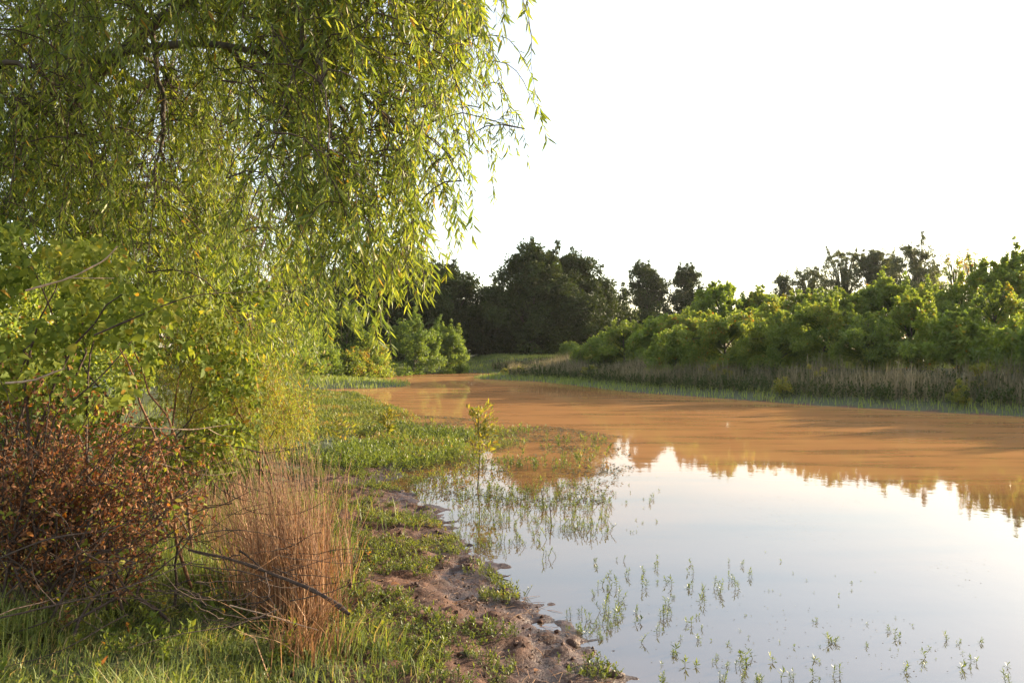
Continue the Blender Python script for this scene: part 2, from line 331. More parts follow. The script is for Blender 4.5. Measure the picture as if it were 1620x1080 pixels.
wx = axis([(-14, -4, 0.5), (-4, 6, 0.25), (6, 30, 1.0)]); wy = axis([(-6, 2, 1.0), (2, 16, 0.25), (16, 62, 0.6)])
X, Y = np.meshgrid(wx, wy); nx, ny = len(wx), len(wy); ii = np.arange(nx * ny).reshape(ny, nx)
mb = MB(); mb.add(np.stack([X, Y, 0 * X], -1).reshape(-1, 3), [np.stack([ii[:-1, :-1], ii[:-1, 1:], ii[1:, 1:], ii[1:, :-1]], -1).reshape(-1, 4)])
wme = mb.mesh('pond_water', M_WATER, True)
silt = smooth(4.5, 15, Y + 0.25 * X + 2.0 * fbm(X, Y, 0.25, 2)); silt = silt * (1 - 0.55 * smooth(3.0, -0.5, X + 3.4 + 0.16 * (Y - 14)) * smooth(26, 16, Y)) * (1 - 0.5 * smooth(2.5, 0, np.hypot(X - 3.5, (Y - 35) * 0.5) / 2))
a = wme.attributes.new('silt', 'FLOAT', 'POINT'); a.data.foreach_set('value', silt.ravel().astype(np.float32))
tag(obj('pond_water', wme), kind='structure', label='still pond water, orange with silt, mirroring the pale sky')

mh = bpy.data.materials.new('haze'); mh.use_nodes = True; mh.node_tree.nodes.clear()
pv = mh.node_tree.nodes.new('ShaderNodeVolumePrincipled'); ho = mh.node_tree.nodes.new('ShaderNodeOutputMaterial'); mh.node_tree.links.new(pv.outputs[0], ho.inputs['Volume'])
pv.inputs['Color'].default_value = (0.95, 0.95, 0.96, 1); pv.inputs['Density'].default_value = 0.00015; pv.inputs['Anisotropy'].default_value = 0.3
mb = MB(); hx = np.array([[x, y, z] for x in (-720, 720) for y in (-70, 1200) for z in (-1.8, 17.0)], float)
mb.add(hx, [[[0, 1, 3, 2], [4, 6, 7, 5], [0, 4, 5, 1], [2, 3, 7, 6], [0, 2, 6, 4], [1, 5, 7, 3]]])
tag(mb.build('haze', mh), 'thin pale evening haze over the pond', kind='stuff')

def gz(x, y): return float(ground_z(np.array([x]), np.array([y]))[0])
def inpoly(px, py, poly):
    ins = np.zeros(px.shape, bool); n = len(poly)
    for i in range(n):
        (ax, ay), (bx, by) = poly[i], poly[(i + 1) % n]
        if ay != by: ins ^= ((ay > py) != (by > py)) & (px < (bx - ax) * (py - ay) / (by - ay) + ax)
    return ins

# ------------------------------------------------------------------ trees and bushes beyond the pond
SHAPES = {
    'round': lambda t: np.clip(1 - (2 * t - 1) ** 2, 0, 1) ** 0.42,
    'dome': lambda t: np.clip(1 - t ** 2.6, 0, 1) ** 0.6 * (0.72 + 0.28 * smooth(0, 0.25, t)),
    'oval': lambda t: np.clip(np.sin(np.pi * (0.08 + 0.90 * t ** 0.8)), 0, 1) ** 0.75,
    'spire': lambda t: (1 - t) ** 0.7 * smooth(-0.1, 0.2, t) + 0.05,
}
def tree_bm(g, h, w, base, shape, nclump, nleaf, size, csize, leaders=0, lobes=4, tint0=0.5, flat=0.75, bough=3):
    """returns (trunk builder, list of limb builders, crown builder), rooted at the origin"""
    tr, cr, limbs = MB(), MB(), []
    prof = SHAPES[shape]; ph = g.random(lobes) * 6.28; am = g.random(lobes) * 0.16
    nb = max(6, nclump // bough); t = g.random(nb) ** 0.85; az = g.random(nb) * 2 * np.pi
    lob = 1 + sum(am[i] * np.cos((i + 1) * az + ph[i] + 3.0 * t * (i % 2)) for i in range(lobes))
    rr = w / 2 * prof(t) * lob * (1 - 0.8 * g.random(nb) ** 1.6)
    B = np.stack([rr * np.cos(az), rr * np.sin(az), base + t * (h - base - csize * 1.2)], 1)
    bi = g.integers(nb, size=nclump); off = rdir(nclump, g) * (csize * 1.5 * g.random(nclump) ** 0.5)[:, None] * np.array([1, 1, 0.75])
    C = B[bi] + off; C[:, 2] = np.clip(C[:, 2], 0.15, h - csize * 0.3); t = np.clip((C[:, 2] - base) / (h - base), 0, 1)
    if leaders:
        nl_ = leaders; la = g.random(nl_) * 6.28; lr = w * 0.42 * g.random(nl_) ** 0.7; lh = h * g.uniform(0.02, 0.16, nl_)
        e = np.stack([lr * np.cos(la), lr * np.sin(la), base + (h - base) * (1 - 0.5 * (2 * lr / w) ** 2) + lh - csize * 0.5], 1); e[0, 2] = h
        for q in range(nl_):
            k = 7; f = np.linspace(0, 1, k)[:, None]; lnv = g.normal(size=2) * 0.22; pts = e[q] - np.array([lnv[0], lnv[1], 1.0]) * (1 - f) * csize * 2.6 + g.normal(size=(k, 3)) * 0.05
            C = np.concatenate([C, pts]); bi = np.concatenate([bi, np.full(k, g.integers(nb))])
        t = np.clip((C[:, 2] - base) / (h - base), 0, 1)
        nclump = len(C)
    btint = (g.random(nb) - 0.5) * 0.36
    trunk = curve((0, 0, -0.3), (g.normal() * 0.05 * w, g.normal() * 0.05 * w, base + (h - base) * 0.8), 9, 0, 0.02 * h / 6, g)
    r0 = 0.02 * h + 0.02; tubes(tr, trunk, np.linspace(r0, r0 * 0.25, 9), 7)
    for k in range(5):
        c = C[(k * 37) % nclump]; j = min(7, 2 + int(g.random() * 5))
        lb = MB(); tubes(lb, curve(trunk[j], c, 6, 0.05 * h, 0.02 * h / 6, g), np.linspace(r0 * 0.45, r0 * 0.1, 6), 5); limbs.append(lb)
    jj = np.clip(((C[:, 2] - base * 0.6) / h * 8).astype(int), 1, 7)
    tubes(cr, np.stack([trunk[jj], (trunk[jj] + C) / 2 + [0, 0, 0.05 * h], C], 1), np.array([[r0 * 0.2, r0 * 0.14, r0 * 0.05]]), 3, -1.0)
    sz = csize * (0.55 + 0.6 * g.random(nclump)) * (0.7 + 0.3 * (1 - t))
    if leaders: sz[-7 * leaders:] = csize * np.tile([0.62, 0.55, 0.47, 0.38, 0.30, 0.22, 0.14], leaders) * np.repeat(g.uniform(0.7, 1.2, leaders), 7)
    n = nclump * nleaf; ci = np.repeat(np.arange(nclump), nleaf)
    o = rdir(n, g) * (g.random(n) ** 0.45)[:, None] * sz[ci][:, None]; o[:, 2] *= flat
    if leaders: keep = (sz[ci] / csize) > 0.55 * g.random(n); keep[ci < nclump - 7 * leaders] = True; ci = ci[keep]; o = o[keep]; n = len(ci)
    P = C[ci] + o
    out = unit(P - np.array([0, 0, base + 0.3 * (h - base)]))
    D = unit(rdir(n, g) + 0.5 * unit(o) + np.array([0, 0, -0.25])); N = unit(rdir(n, g) * 0.9 + 0.5 * out + np.array([0, 0, 0.5]))
    L = size * (0.6 + 0.8 * g.random(n))
    tint = np.clip(tint0 + btint[bi][ci] + (g.random(nclump) - 0.5)[ci] * 0.25 + g.normal(size=n) * 0.13, 0, 1)
    leaf2(cr, P, D, N, L, L * 0.62, tint)
    return tr, limbs, cr
def plant_tree(name, label, cat, group, px, d, pytop, w, shape, leaf, seed, nclump=90, nleaf=120, size=0.2, csize=0.8, base=0.5, bark=None, tint0=0.5, z=None, limbs=True, leaders=0, cb=None, bough=3):
    x = (px - 810) / F * d; zb = gz(x, d) if z is None else z
    h = CAM_Z + (HY - pytop) / F * d - zb
    g = np.random.default_rng(seed)
    if cb: base = h * cb
    tr, lb, cr = tree_bm(g, h, w, base, shape, nclump, nleaf, size, csize, tint0=tint0, leaders=leaders, bough=bough)
    o = thing(name, label, cat, (x, d, zb), 0, group)
    tr.build('trunk', bark or M_BARK, o, True)
    if limbs:
        for b in lb: b.build('limb', bark or M_BARK, o, True)
    cr.build('crown', leaf, o)
    return o

G1 = 'dark trees at the far end of the pond'
for i, (px, d, top, wd, nc, lab) in enumerate([
    (842, 70, 384, 8.5, 150, 'tallest dark tree, its broad black green crown rising behind the far grass'),
    (912, 73, 398, 8.0, 140, 'dark broadleaf tree with sunlit right flank, just right of the tallest dark tree'),
    (785, 74, 448, 5.5, 80, 'lower dark tree filling the notch left of the tallest dark tree'),
    (705, 72, 412, 7.0, 120, 'dark tree just left of the notch in the far tree line'),
    (640, 68, 380, 8.5, 140, 'dark tree behind the hanging willow tips, left end of the far tree line'),
    (560, 66, 398, 8.0, 120, 'dark tree seen through the willow strands beyond the left bank'),
    (480, 60, 405, 8.0, 120, 'dark tree almost hidden behind the willow curtain on the left bank'),
    (958, 78, 450, 5.0, 70, 'dark lower tree filling the gap right of the sunlit flank')]):
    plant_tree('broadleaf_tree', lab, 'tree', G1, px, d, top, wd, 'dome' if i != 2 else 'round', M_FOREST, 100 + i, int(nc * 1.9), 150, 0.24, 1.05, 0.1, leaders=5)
# bare twigs above the crown left of the notch
for i, (px, d, top, wd, lab) in enumerate([
    (740, 76, 468, 8.0, 'shaded undergrowth bush under the notch of the far tree line'), (880, 78, 462, 9.0, 'shaded undergrowth bush under the tallest dark trees'),
    (965, 80, 478, 8.0, 'shaded undergrowth bush under the low tree right of the flank'), (1030, 84, 478, 7.5, 'shaded undergrowth bush under the left tree of the rounded pair'),
    (1100, 84, 485, 6.0, 'shaded undergrowth bush under the right tree of the rounded pair'), (660, 74, 462, 8.0, 'shaded undergrowth bush behind the dark round shrub'),
    (580, 72, 470, 6.0, 'shaded undergrowth bush behind the mid green shrub'), (500, 66, 470, 6.0, 'shaded undergrowth bush behind the willow fringe'),
    (815, 79, 470, 8.0, 'shaded undergrowth bush at the middle of the far grass edge')]):
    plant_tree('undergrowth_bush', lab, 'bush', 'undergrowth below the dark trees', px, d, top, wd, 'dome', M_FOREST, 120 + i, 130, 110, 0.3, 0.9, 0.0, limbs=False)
G2 = 'rounded trees behind the right bank'
for i, (px, d, top, wd, sh, lab) in enumerate([
    (1022, 86, 412, 5.2, 'oval', 'rounded dark tree, left one of the pair above the low end of the bush row'),
    (1090, 88, 417, 5.0, 'oval', 'rounded dark tree, right one of the pair above the low end of the bush row')]):
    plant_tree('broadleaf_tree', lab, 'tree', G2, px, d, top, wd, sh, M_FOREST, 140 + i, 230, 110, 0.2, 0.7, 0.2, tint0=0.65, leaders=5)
G3 = 'slender trees standing behind the bushes'
for i, (px, d, top, wd, sh, nc, nl, lab) in enumerate([
    (1238, 80, 430, 1.9, 'oval', 26, 60, 'thin pointed tree, smallest of the slender trees above the bushes'),
    (1278, 80, 420, 4.4, 'round', 46, 70, 'hazy round topped tree next to the thin pointed one'),
    (1328, 78, 392, 4.6, 'round', 60, 70, 'loose feathery tree standing alone against the sky above the bushes'),
    (1384, 76, 392, 3.6, 'round', 60, 90, 'dense dark upright tree above the pale bush'),
    (1412, 78, 402, 2.6, 'round', 36, 70, 'narrow dark tree touching the dense upright one'),
    (1450, 72, 384, 4.4, 'round', 60, 80, 'tallest slender tree, its oval crown between two narrow dark ones'),
    (1478, 76, 420, 2.6, 'round', 36, 80, 'short dark tree hugging the right side of the tallest slender tree'),
    (1514, 60, 398, 3.0, 'oval', 34, 60, 'yellowish slender tree with see through crown near the right end'),
    (1540, 42, 396, 1.9, 'oval', 22, 26, 'sparse wispy sapling with almost bare top near the right end')]):
    plant_tree('slender_tree', lab, 'tree', G3, px, d, top, wd, sh, M_FAR if i < 7 else M_BUSH, 160 + i, int(nc * (3.4 if i not in (2, 7, 8) else 2.4)), int(nl * 0.75), 0.15 if i < 7 else 0.11, 0.42 if i < 7 else 0.3, 0.6,
               tint0=0.55 if i < 7 else 0.75, cb=0.5 if i < 7 else 0.3, leaders=2, bough=2)

G4 = 'bushes along the right bank'
BUSH = [  # px, d, top, width, label
    (940, 46, 540, 2.2, 'low yellow green bush at the left tip of the right bank'),
    (990, 46, 508, 4.0, 'rounded green bush second from the tip of the right bank'),
    (1046, 44, 500, 3.2, 'bushy sapling with a thin leader, third from the tip of the right bank'),
    (1092, 42, 492, 3.4, 'leafy bush just below the right rounded dark tree'),
    (1140, 46, 447, 4.6, 'tall broad bush with twin peaks below the open sky'),
    (1200, 47, 450, 3.0, 'bush with a pointed leafy top right of the broad twin peaked one'),
    (1222, 38, 474, 3.2, 'bush with orange leaves amid the green at mid bank'),
    (1270, 42, 455, 3.2, 'bright topped bush below the hazy round topped tree'),
    (1312, 44, 450, 3.0, 'yellow green bush below the feathery lone tree'),
    (1362, 44, 456, 2.6, 'bush with a notched top below the dense upright tree'),
    (1408, 43, 432, 4.2, 'tall pale green bush standing above its neighbours'),
    (1466, 40, 448, 3.0, 'leafy bush below the tallest slender tree'),
    (1506, 38, 462, 3.4, 'dark bush with soft needle like outline near the right end'),
    (1556, 38, 432, 3.2, 'yellow green sapling with large leaves near the right end'),
    (1606, 38, 406, 3.0, 'tallest bush at the right edge, large leaves against the sky'),
    (1650, 36, 430, 3.4, 'bush cut by the right edge of the view'),
    (1070, 36, 528, 2.6, 'low dark bush at the front of the bank, left of the reed gap'),
    (1150, 35, 488, 3.4, 'dark front bush leaning over the reeds under the broad twin peaked bush'),
    (1225, 33, 500, 2.8, 'dark front bush over the reeds under the orange leaved bush'),
    (1300, 33, 474, 3.4, 'dark front bush behind the yellow weed on the bank'),
    (1375, 31, 494, 2.8, 'dark front bush right of the yellow weed'),
    (1445, 32, 466, 3.2, 'dark front bush with drooping leaf tiers'),
    (1515, 29, 492, 2.8, 'dark front bush with layered sumac like leaves'),
    (1580, 30, 456, 3.4, 'dark front bush, last one before the right edge'),
    (1650, 26, 490, 3.0, 'dark front bush half outside the right edge'),
    (1780, 24, 480, 3.4, 'bush just past the right edge, first one out of view'), (1900, 22, 470, 3.4, 'bush past the right edge, second one out of view'),
    (2050, 20.5, 460, 3.4, 'bush past the right edge, third one out of view'), (2250, 18.5, 500, 3.0, 'bush past the right edge, fourth one out of view')]
for i, (px, d, top, wd, lab) in enumerate(BUSH):
    front = 16 <= i < 25
    big = i in (2, 4, 9, 13, 14, 22, 24)
    plant_tree('bush', lab, 'bush', G4, px, d, top - (8 if not front and px > 1500 else -6 if not front and 1150 < px < 1480 else 0), wd * (1.15 if front else 1.1), ['dome', 'oval', 'round'][i % 3], M_BUSH if not big else M_BUSHL, 200 + i,
               100 if front else 140, 105 if big else 190 if i % 5 == 3 else 120, (0.14 if big else 0.08 if i % 5 == 3 else 0.105) * (1.0 if d < 40 else 1.15), 0.36 if front else 0.42, 0.05, tint0=[0.5, 0.62, 0.45, 0.68][i % 4] if i != 6 else 0.78, leaders=[9, 14, 11, 18][i % 4], bough=4)

G5 = 'shrubs on the left bank beyond the marsh'
for i, (px, d, top, wd, lab) in enumerate([
    (545, 50, 484, 4.2, 'mid green shrub below the longest hanging willow tips'),
    (655, 53, 498, 4.4, 'dark round shrub in front of the far dark trees'),
    (708, 56, 512, 2.6, 'small upright shrub at the right end of the left bank'),
    (590, 48, 540, 1.6, 'low yellow green shrub beside the mid green one'),
    (558, 46, 548, 1.3, 'smallest yellow green shrub in the low pair'),
    (480, 44, 492, 4.0, 'green shrub showing through the willow fringe'),
    (420, 38, 480, 4.5, 'shrub mostly screened by the yellow willow fringe'),
    (350, 32, 450, 5.0, 'tall shrub screened by foliage behind the vine thicket'),
    (250, 26, 420, 6.0, 'large shrub hidden behind the vine thicket'),
    (120, 22, 400, 6.0, 'large shrub behind the thicket near the left edge'),
    (-20, 18, 380, 6.0, 'large shrub behind the thicket at the left edge'),
    (905, 62, 540, 1.5, 'small pale shrub before the dark trees, left of the bank tip')]):
    plant_tree('shrub', lab, 'shrub', G5, px, d, top, wd, 'dome', M_BUSH, 300 + i, 110, 120, 0.115, 0.48, 0.05, leaders=9, bough=4, tint0=[0.45, 0.3, 0.4, 0.75, 0.75, 0.5][i % 6])

# ------------------------------------------------------------------ the willow
def make_spray(g, length, spread):
    """a hanging willow branchlet, rooted at the origin, reaching out along +X and falling"""
    st, lv = MB(), MB()
    k = 12; t = np.linspace(0, 1, k)
    def stem(l, s, ph):
        x = s * (1 - np.exp(-2.6 * t)); z = 0.12 * s * np.sin(np.pi * np.clip(t * 2.2, 0, 1)) - l * t ** 1.25
        c = np.stack([x * np.cos(ph), x * np.sin(ph), z], 1); nz = np.cumsum(g.normal(size=(k, 3)), 0) * 0.008 * l; return c + nz - nz[0]
    main = stem(length, spread, g.normal() * 0.15)
    stems = [(main, 0.0045)]
    for q in range(g.integers(3, 6)):
        j = g.integers(2, 8); s = stem(length * (0.3 + 0.4 * g.random()), spread * (0.25 + 0.4 * g.random()), g.random() * 6.28); stems.append((main[j] + s, 0.0025))
    for c, r in stems:
        tubes(st, c, np.linspace(r, 0.0008, k), 4)
        ln = np.linalg.norm(np.diff(c, axis=0), axis=1).sum(); n = max(6, int(ln / 0.018))
        u = np.sort(0.08 + 0.92 * g.random(n)) * (k - 1); i0 = np.minimum(u.astype(int), k - 2); f = (u - i0)[:, None]
        P = c[i0] * (1 - f) + c[i0 + 1] * f; T = unit(c[i0 + 1] - c[i0])
        side = unit(np.cross(T, rdir(n, g)))
        D = unit(T * 0.7 + side * (0.4 + 0.7 * g.random((n, 1))) + np.array([0, 0, -0.32]))
        N = unit(np.cross(D, rdir(n, g)))
        L = 0.042 + 0.045 * g.random(n); tn = np.clip(0.5 + 0.2 * g.normal(size=n), 0, 0.93); tn[g.random(n) < 0.015] = 1.0
        leaf6(lv, P, D, N, L, L * (0.135 + 0.045 * g.random(n)), tn, 0.12, 0.10 * g.normal(), (0.3, 0.65, 1.0, 0.75))
    return st, lv
gw = np.random.default_rng(21)
SPR = [make_spray(gw, l, s) for l, s in ((0.50, 0.35), (0.62, 0.45), (0.70, 0.40), (0.80, 0.55), (0.90, 0.35), (1.0, 0.55), (0.62, 0.65), (0.50, 0.60), (0.85, 0.25), (0.72, 0.75))]
def spray_tip(i): return np.concatenate(SPR[i][0].v)[:12 * 4].reshape(12, 4, 3).mean(1)[-1]
TIPS = [spray_tip(i) for i in range(len(SPR))]
wbase = np.array([-6.3, 8.6, gz(-6.3, 8.6)])
willow = thing('willow_tree', 'large weeping willow on the left bank, its leafy curtain filling the upper left', 'tree', wbase)
trunk = bez([(0, 0, -0.3), (0.1, -0.05, 1.2), (0.3, -0.1, 2.4), (0.45, -0.3, 3.4), (0.5, -0.4, 4.3)], 24)
mb = MB(); tubes(mb, trunk, np.linspace(0.30, 0.16, len(trunk)), 12); mb.build('trunk', M_BARK, willow, True)
tgt = [(6.0, -4.2, 4.2), (5.0, -3.6, 3.3), (4.2, -2.2, 4.6), (3.2, -3.8, 3.2), (2.6, -1.0, 4.8), (2.2, -4.3, 3.6), (1.8, 2.6, 4.2), (4.4, 0.6, 4.0), (1.0, -3.0, 4.6), (3.4, 2.6, 2.9)]
LIMB = []
for i, e in enumerate(tgt):
    s = trunk[8 + (i * 5) % 14]; e = np.array(e) + [0, 0, -wbase[2] + 0.2]
    m1 = s * 0.6 + e * 0.4 + [0, 0, 0.9]; m2 = s * 0.25 + e * 0.75 + [0, 0, 0.6]
    c = bez([s, m1, m2, e], 20); LIMB.append(c)
    mb = MB(); tubes(mb, c, np.linspace(0.07, 0.012, len(c)), 8); mb.build('limb', M_BARK, willow, True)
limbpts = np.concatenate([c[5:] for c in LIMB])

def lerp(u, pts): xs, ys = zip(*pts); return np.interp(u, xs, ys)
place = []                                    # (tip pixel u, v, distance)
def sample(n, u0, u1, vtop, bot, d0, d1, keep=None, pw=1.0):
    c = 0
    while c < n:
        u = u0 + (u1 - u0) * gw.random(); b = lerp(u, bot); v = vtop + (b - vtop) * gw.random() ** pw
        if keep and not keep(u, v): continue
        place.append((u, v, d0 + (d1 - d0) * gw.random())); c += 1
gap = lambda u, v: not (385 < u < 450 and 290 < v < 400 and gw.random() < 0.75) and not (690 < u and v > 150 and gw.random() < 0.55)
front_bot = [(380, 380), (440, 390), (470, 400), (500, 440), (545, 410), (590, 430), (640, 420), (675, 380), (705, 345), (745, 335), (755, 260), (775, 150), (805, 60)]
sample(185, 440, 790, -190, front_bot, 4.2, 6.2, gap, 1.15)
sample(120, 430, 770, -190, [(430, 240), (600, 230), (770, 130)], 4.4, 6.6)
sample(70, 60, 440, 330, [(60, 470), (300, 540), (440, 620)], 5.6, 6.8)
sample(60, 40, 430, -190, [(40, 120), (430, 120)], 4.2, 5.2)
sample(46, 470, 680, 330, [(470, 470), (500, 525), (545, 470), (590, 505), (640, 495), (680, 430)], 4.2, 5.2)
sample(400, -160, 520, -160, [(-160, 470), (300, 440), (400, 400), (470, 360), (520, 340)], 6.0, 10.5, gap, 0.85)
sample(330, -160, 480, -200, [(-160, 330), (440, 270), (480, 240)], 5.0, 8.5)
sample(140, -140, 400, 200, [(-140, 560), (300, 520), (400, 430)], 6.5, 10.0)
sample(170, 270, 500, 380, [(270, 720), (400, 690), (450, 640), (480, 600), (500, 540)], 7.6, 11.0)
place += [(845, 134, 4.0), (843, 60, 3.9), (818, 245, 5.2), (800, 236, 5.3), (752, 345, 4.6), (735, 325, 4.4), (600, 545, 5.0), (505, 530, 5.2), (770, 120, 4.1), (760, 175, 4.5), (745, 285, 4.7), (715, 365, 4.6)]
place = [p for p in place]
sprays = []
for u, v, d in place:
    i = int(gw.integers(len(SPR))); s = 0.85 + 0.4 * gw.random(); a = gw.random() * 6.28
    if u > 690: a = gw.normal() * 0.7 - 0.2
    elif gw.random() < 0.6: a = gw.normal() * 0.8 - 0.3
    ca, sa = math.cos(a), math.sin(a); M = s * np.array([[ca, -sa, 0], [sa, ca, 0], [0, 0, 1.0]])
    T = at(u, v, d) - M @ TIPS[i]; sprays.append((d + 0.002 * abs(u - 500), i, M, T, s, a, u, v))
sprays.sort(key=lambda q: q[0] + (100 if q[7] < -20 or q[6] < -20 else 0))
stem_me = [s.mesh('hanging_branch', M_TWIG) for s, l in SPR]; leaf_me = [l.mesh('leaves', M_WILLOW) for s, l in SPR]
rest_s, rest_l = MB(), MB()
for n, (dd, i, M, T, s, a, u, v) in enumerate(sprays):
    if n < 300:
        o = obj('hanging_branch', stem_me[i], willow, T - wbase); o.rotation_euler = (0, 0, a); o.scale = (s,) * 3
        l = obj('leaves', leaf_me[i], o); l['kind'] = 'stuff'
    else:
        rest_s.merge(SPR[i][0], M, T - wbase); rest_l.merge(SPR[i][1], M, T - wbase, 0.08 * gw.normal())
rest_s.build('twigs', M_TWIG, willow)['kind'] = 'stuff'
rest_l.build('foliage', M_WILLOW, willow)['kind'] = 'stuff'
# branches that carry the sprays: cluster the roots, run a branch from the nearest limb, then a twig to each root
roots = np.array([q[3] for q in sprays]) - wbase
K = 60; cen = roots[gw.choice(len(roots), K, replace=False)]
for _ in range(6):
    lab = np.argmin(((roots[:, None] - cen[None]) ** 2).sum(-1), 1)
    cen = np.array([roots[lab == k].mean(0) if (lab == k).any() else cen[k] for k in range(K)])
tw = MB()
for k in range(K):
    if not (lab == k).any(): continue
    c = cen[k] + [0, 0, 0.1]; j = np.argmin(((limbpts - c) ** 2).sum(1)); s = limbpts[j]
    b = curve(s, c, 9, 0.08 * np.linalg.norm(c - s), 0.02, gw)
    mb = MB(); tubes(mb, b, np.linspace(0.022, 0.008, 9), 6); mb.build('branch', M_BARK, willow, True)
    for r in roots[lab == k]:
        q = b[int(gw.integers(2, 9))]; tubes(tw, curve(q, r, 7, 0.12 * np.linalg.norm(r - q), 0.016, gw), np.linspace(0.005, 0.003, 7), 4)
tw.build('twiglets', M_TWIG, willow)['kind'] = 'stuff'

# ------------------------------------------------------------------ vine thicket on the left
gv = np.random.default_rng(31)
def thicket(name, label, cat, base_px, d, poly, dr, n, L0, L1, mat, wide, nstem, tintm=0.55, split=300, fold=0.15):
    """a mass of leaves inside a rough outline, on arching stems"""
    bx = (base_px - 810) / F * d; o = thing(name, label, cat, (bx, d, gz(bx, d))); O = np.array(o.location)
    us = [p[0] for p in poly]; vs = [p[1] for p in poly]
    u = gv.uniform(min(us), max(us), n * 4); v = gv.uniform(min(vs), max(vs), n * 4)
    k = inpoly(u, v, poly) & (fbm(u, v, 0.014, 3) > -0.26); u, v = u[k][:n], v[k][:n]; n = len(u)
    dd = d + dr * (gv.random(n) - 0.5) * 2 * (0.3 + 0.7 * gv.random(n))
    P = np.stack([(u - 810) / F * dd, dd, CAM_Z + (HY - v) / F * dd], 1) - O
    zc = P[:, 2]
    D = unit(rdir(n, gv) * 0.8 + np.array([0.15, -0.25, -0.55])); N = unit(rdir(n, gv) * 0.75 + np.array([0.75, -0.35, 0.55]))
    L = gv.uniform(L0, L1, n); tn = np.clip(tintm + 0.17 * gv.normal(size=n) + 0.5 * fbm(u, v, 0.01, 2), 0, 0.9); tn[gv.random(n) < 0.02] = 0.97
    order = np.argsort(dd)
    if split:
        big = order[:: max(1, len(order) // (split * 2))][:split]; m = np.zeros(n, bool); m[big] = True
        protos = []
        for q in range(6):
            pm = MB(); leaf6(pm, np.zeros((1, 3)), np.array([[0, 1.0, 0]]), np.array([[0, 0, 1.0]]), 1.0, 0.5 * wide * (1 + 0.1 * q % 3), tintm + 0.1 * (q - 2), fold, 0.05 + 0.06 * q); protos.append(pm.mesh('leaf', mat))
        from mathutils import Matrix
        for e, q in enumerate(big):
            S = unit(np.cross(D[q], N[q])); Nn = np.cross(S, D[q])
            lo = obj('leaf', protos[e % 6], o); lo.matrix_local = Matrix.Translation(Vector(P[q])) @ Matrix(np.stack([S, D[q], Nn], 1).tolist()).to_4x4() @ Matrix.Scale(L[q], 4)
    else: m = np.zeros(n, bool)
    mb = MB(); leaf6(mb, P[~m], D[~m], N[~m], L[~m], L[~m] * 0.5 * wide, tn[~m], fold, 0.15); f = mb.build('foliage', mat, o); f['kind'] = 'stuff'
    mbt = MB()
    for q in range(nstem):
        e = P[int(gv.integers(n))]; s0 = np.array([gv.normal() * 0.3, gv.normal() * 0.2, -0.05])
        b = curve(s0, e, 10, 0.15 + 0.2 * gv.random(), 0.03, gv); mb = MB(); tubes(mb, b, np.linspace(0.012, 0.003, 10), 5); mb.build('stem', M_TWIG if q % 3 else M_RED, o, True)
    return o
thicket('vine_shrub', 'tangled vine shrub with rounded green leaves, some yellowing, at the left edge', 'vine', 90, 4.7,
        [(-120, 370), (20, 350), (90, 385), (160, 370), (230, 430), (300, 450), (280, 520), (330, 580), (260, 660), (180, 640), (120, 680), (40, 630), (-120, 640)], 0.65, 3900, 0.035, 0.072, M_VINE, 1.2, 14)
thicket('leafy_shrub', 'leafy shrub with small green leaves between the vine and the yellow willow shoots', 'shrub', 260, 6.2,
        [(80, 500), (220, 470), (330, 470), (400, 540), (420, 640), (400, 740), (300, 770), (160, 760), (100, 640)], 0.7, 7500, 0.03, 0.06, M_VINE, 1.1, 10, 0.6, 0)
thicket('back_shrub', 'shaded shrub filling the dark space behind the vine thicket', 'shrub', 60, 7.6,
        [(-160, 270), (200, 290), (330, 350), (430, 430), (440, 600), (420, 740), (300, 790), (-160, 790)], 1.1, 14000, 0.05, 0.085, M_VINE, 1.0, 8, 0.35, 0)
# willow shoots reaching low over the grass
ws = thing('willow_shrub', 'young willow shoots with yellow green narrow leaves drooping over the marsh edge', 'shrub', (-2.6, 7.4, gz(-2.6, 7.4)))
O = np.array(ws.location); ms, ml = MB(), MB()
cnt = 0
while cnt < 280:
    u, v = 270 + 230 * gv.random() ** 0.75, gv.uniform(540, 740); 
    if v > lerp(u, [(270, 740), (400, 735), (470, 715), (495, 690), (500, 600)]) or v < lerp(u, [(270, 560), (400, 560), (440, 610), (470, 640), (500, 680)]): continue
    i = int(gv.integers(len(SPR))); s = 0.4 + 0.25 * gv.random(); a = gv.normal() * 1.3
    ca, sa = math.cos(a), math.sin(a); M = s * np.array([[ca, -sa, 0], [sa, ca, 0], [0, 0, 1.0]])
    M = M @ np.array([[1, 0, 0], [0, 1, 0], [0, 0, 0.8]])
    d = gv.uniform(6.2, 8.0); T = at(u, v, d) - M @ TIPS[i] - O
    if cnt < 26:
        mb = MB(); tubes(mb, curve((gv.normal() * 0.3, gv.normal() * 0.3, -0.05), T, 9, 0.2, 0.02, gv), np.linspace(0.011, 0.004, 9), 5); mb.build('stem', M_RED, ws, True)
    ms.merge(SPR[i][0], M, T); ml.merge(SPR[i][1], M, T, 0.26); cnt += 1
ms.build('twigs', M_RED, ws)['kind'] = 'stuff'; ml.build('foliage', M_WILLOW, ws)['kind'] = 'stuff'

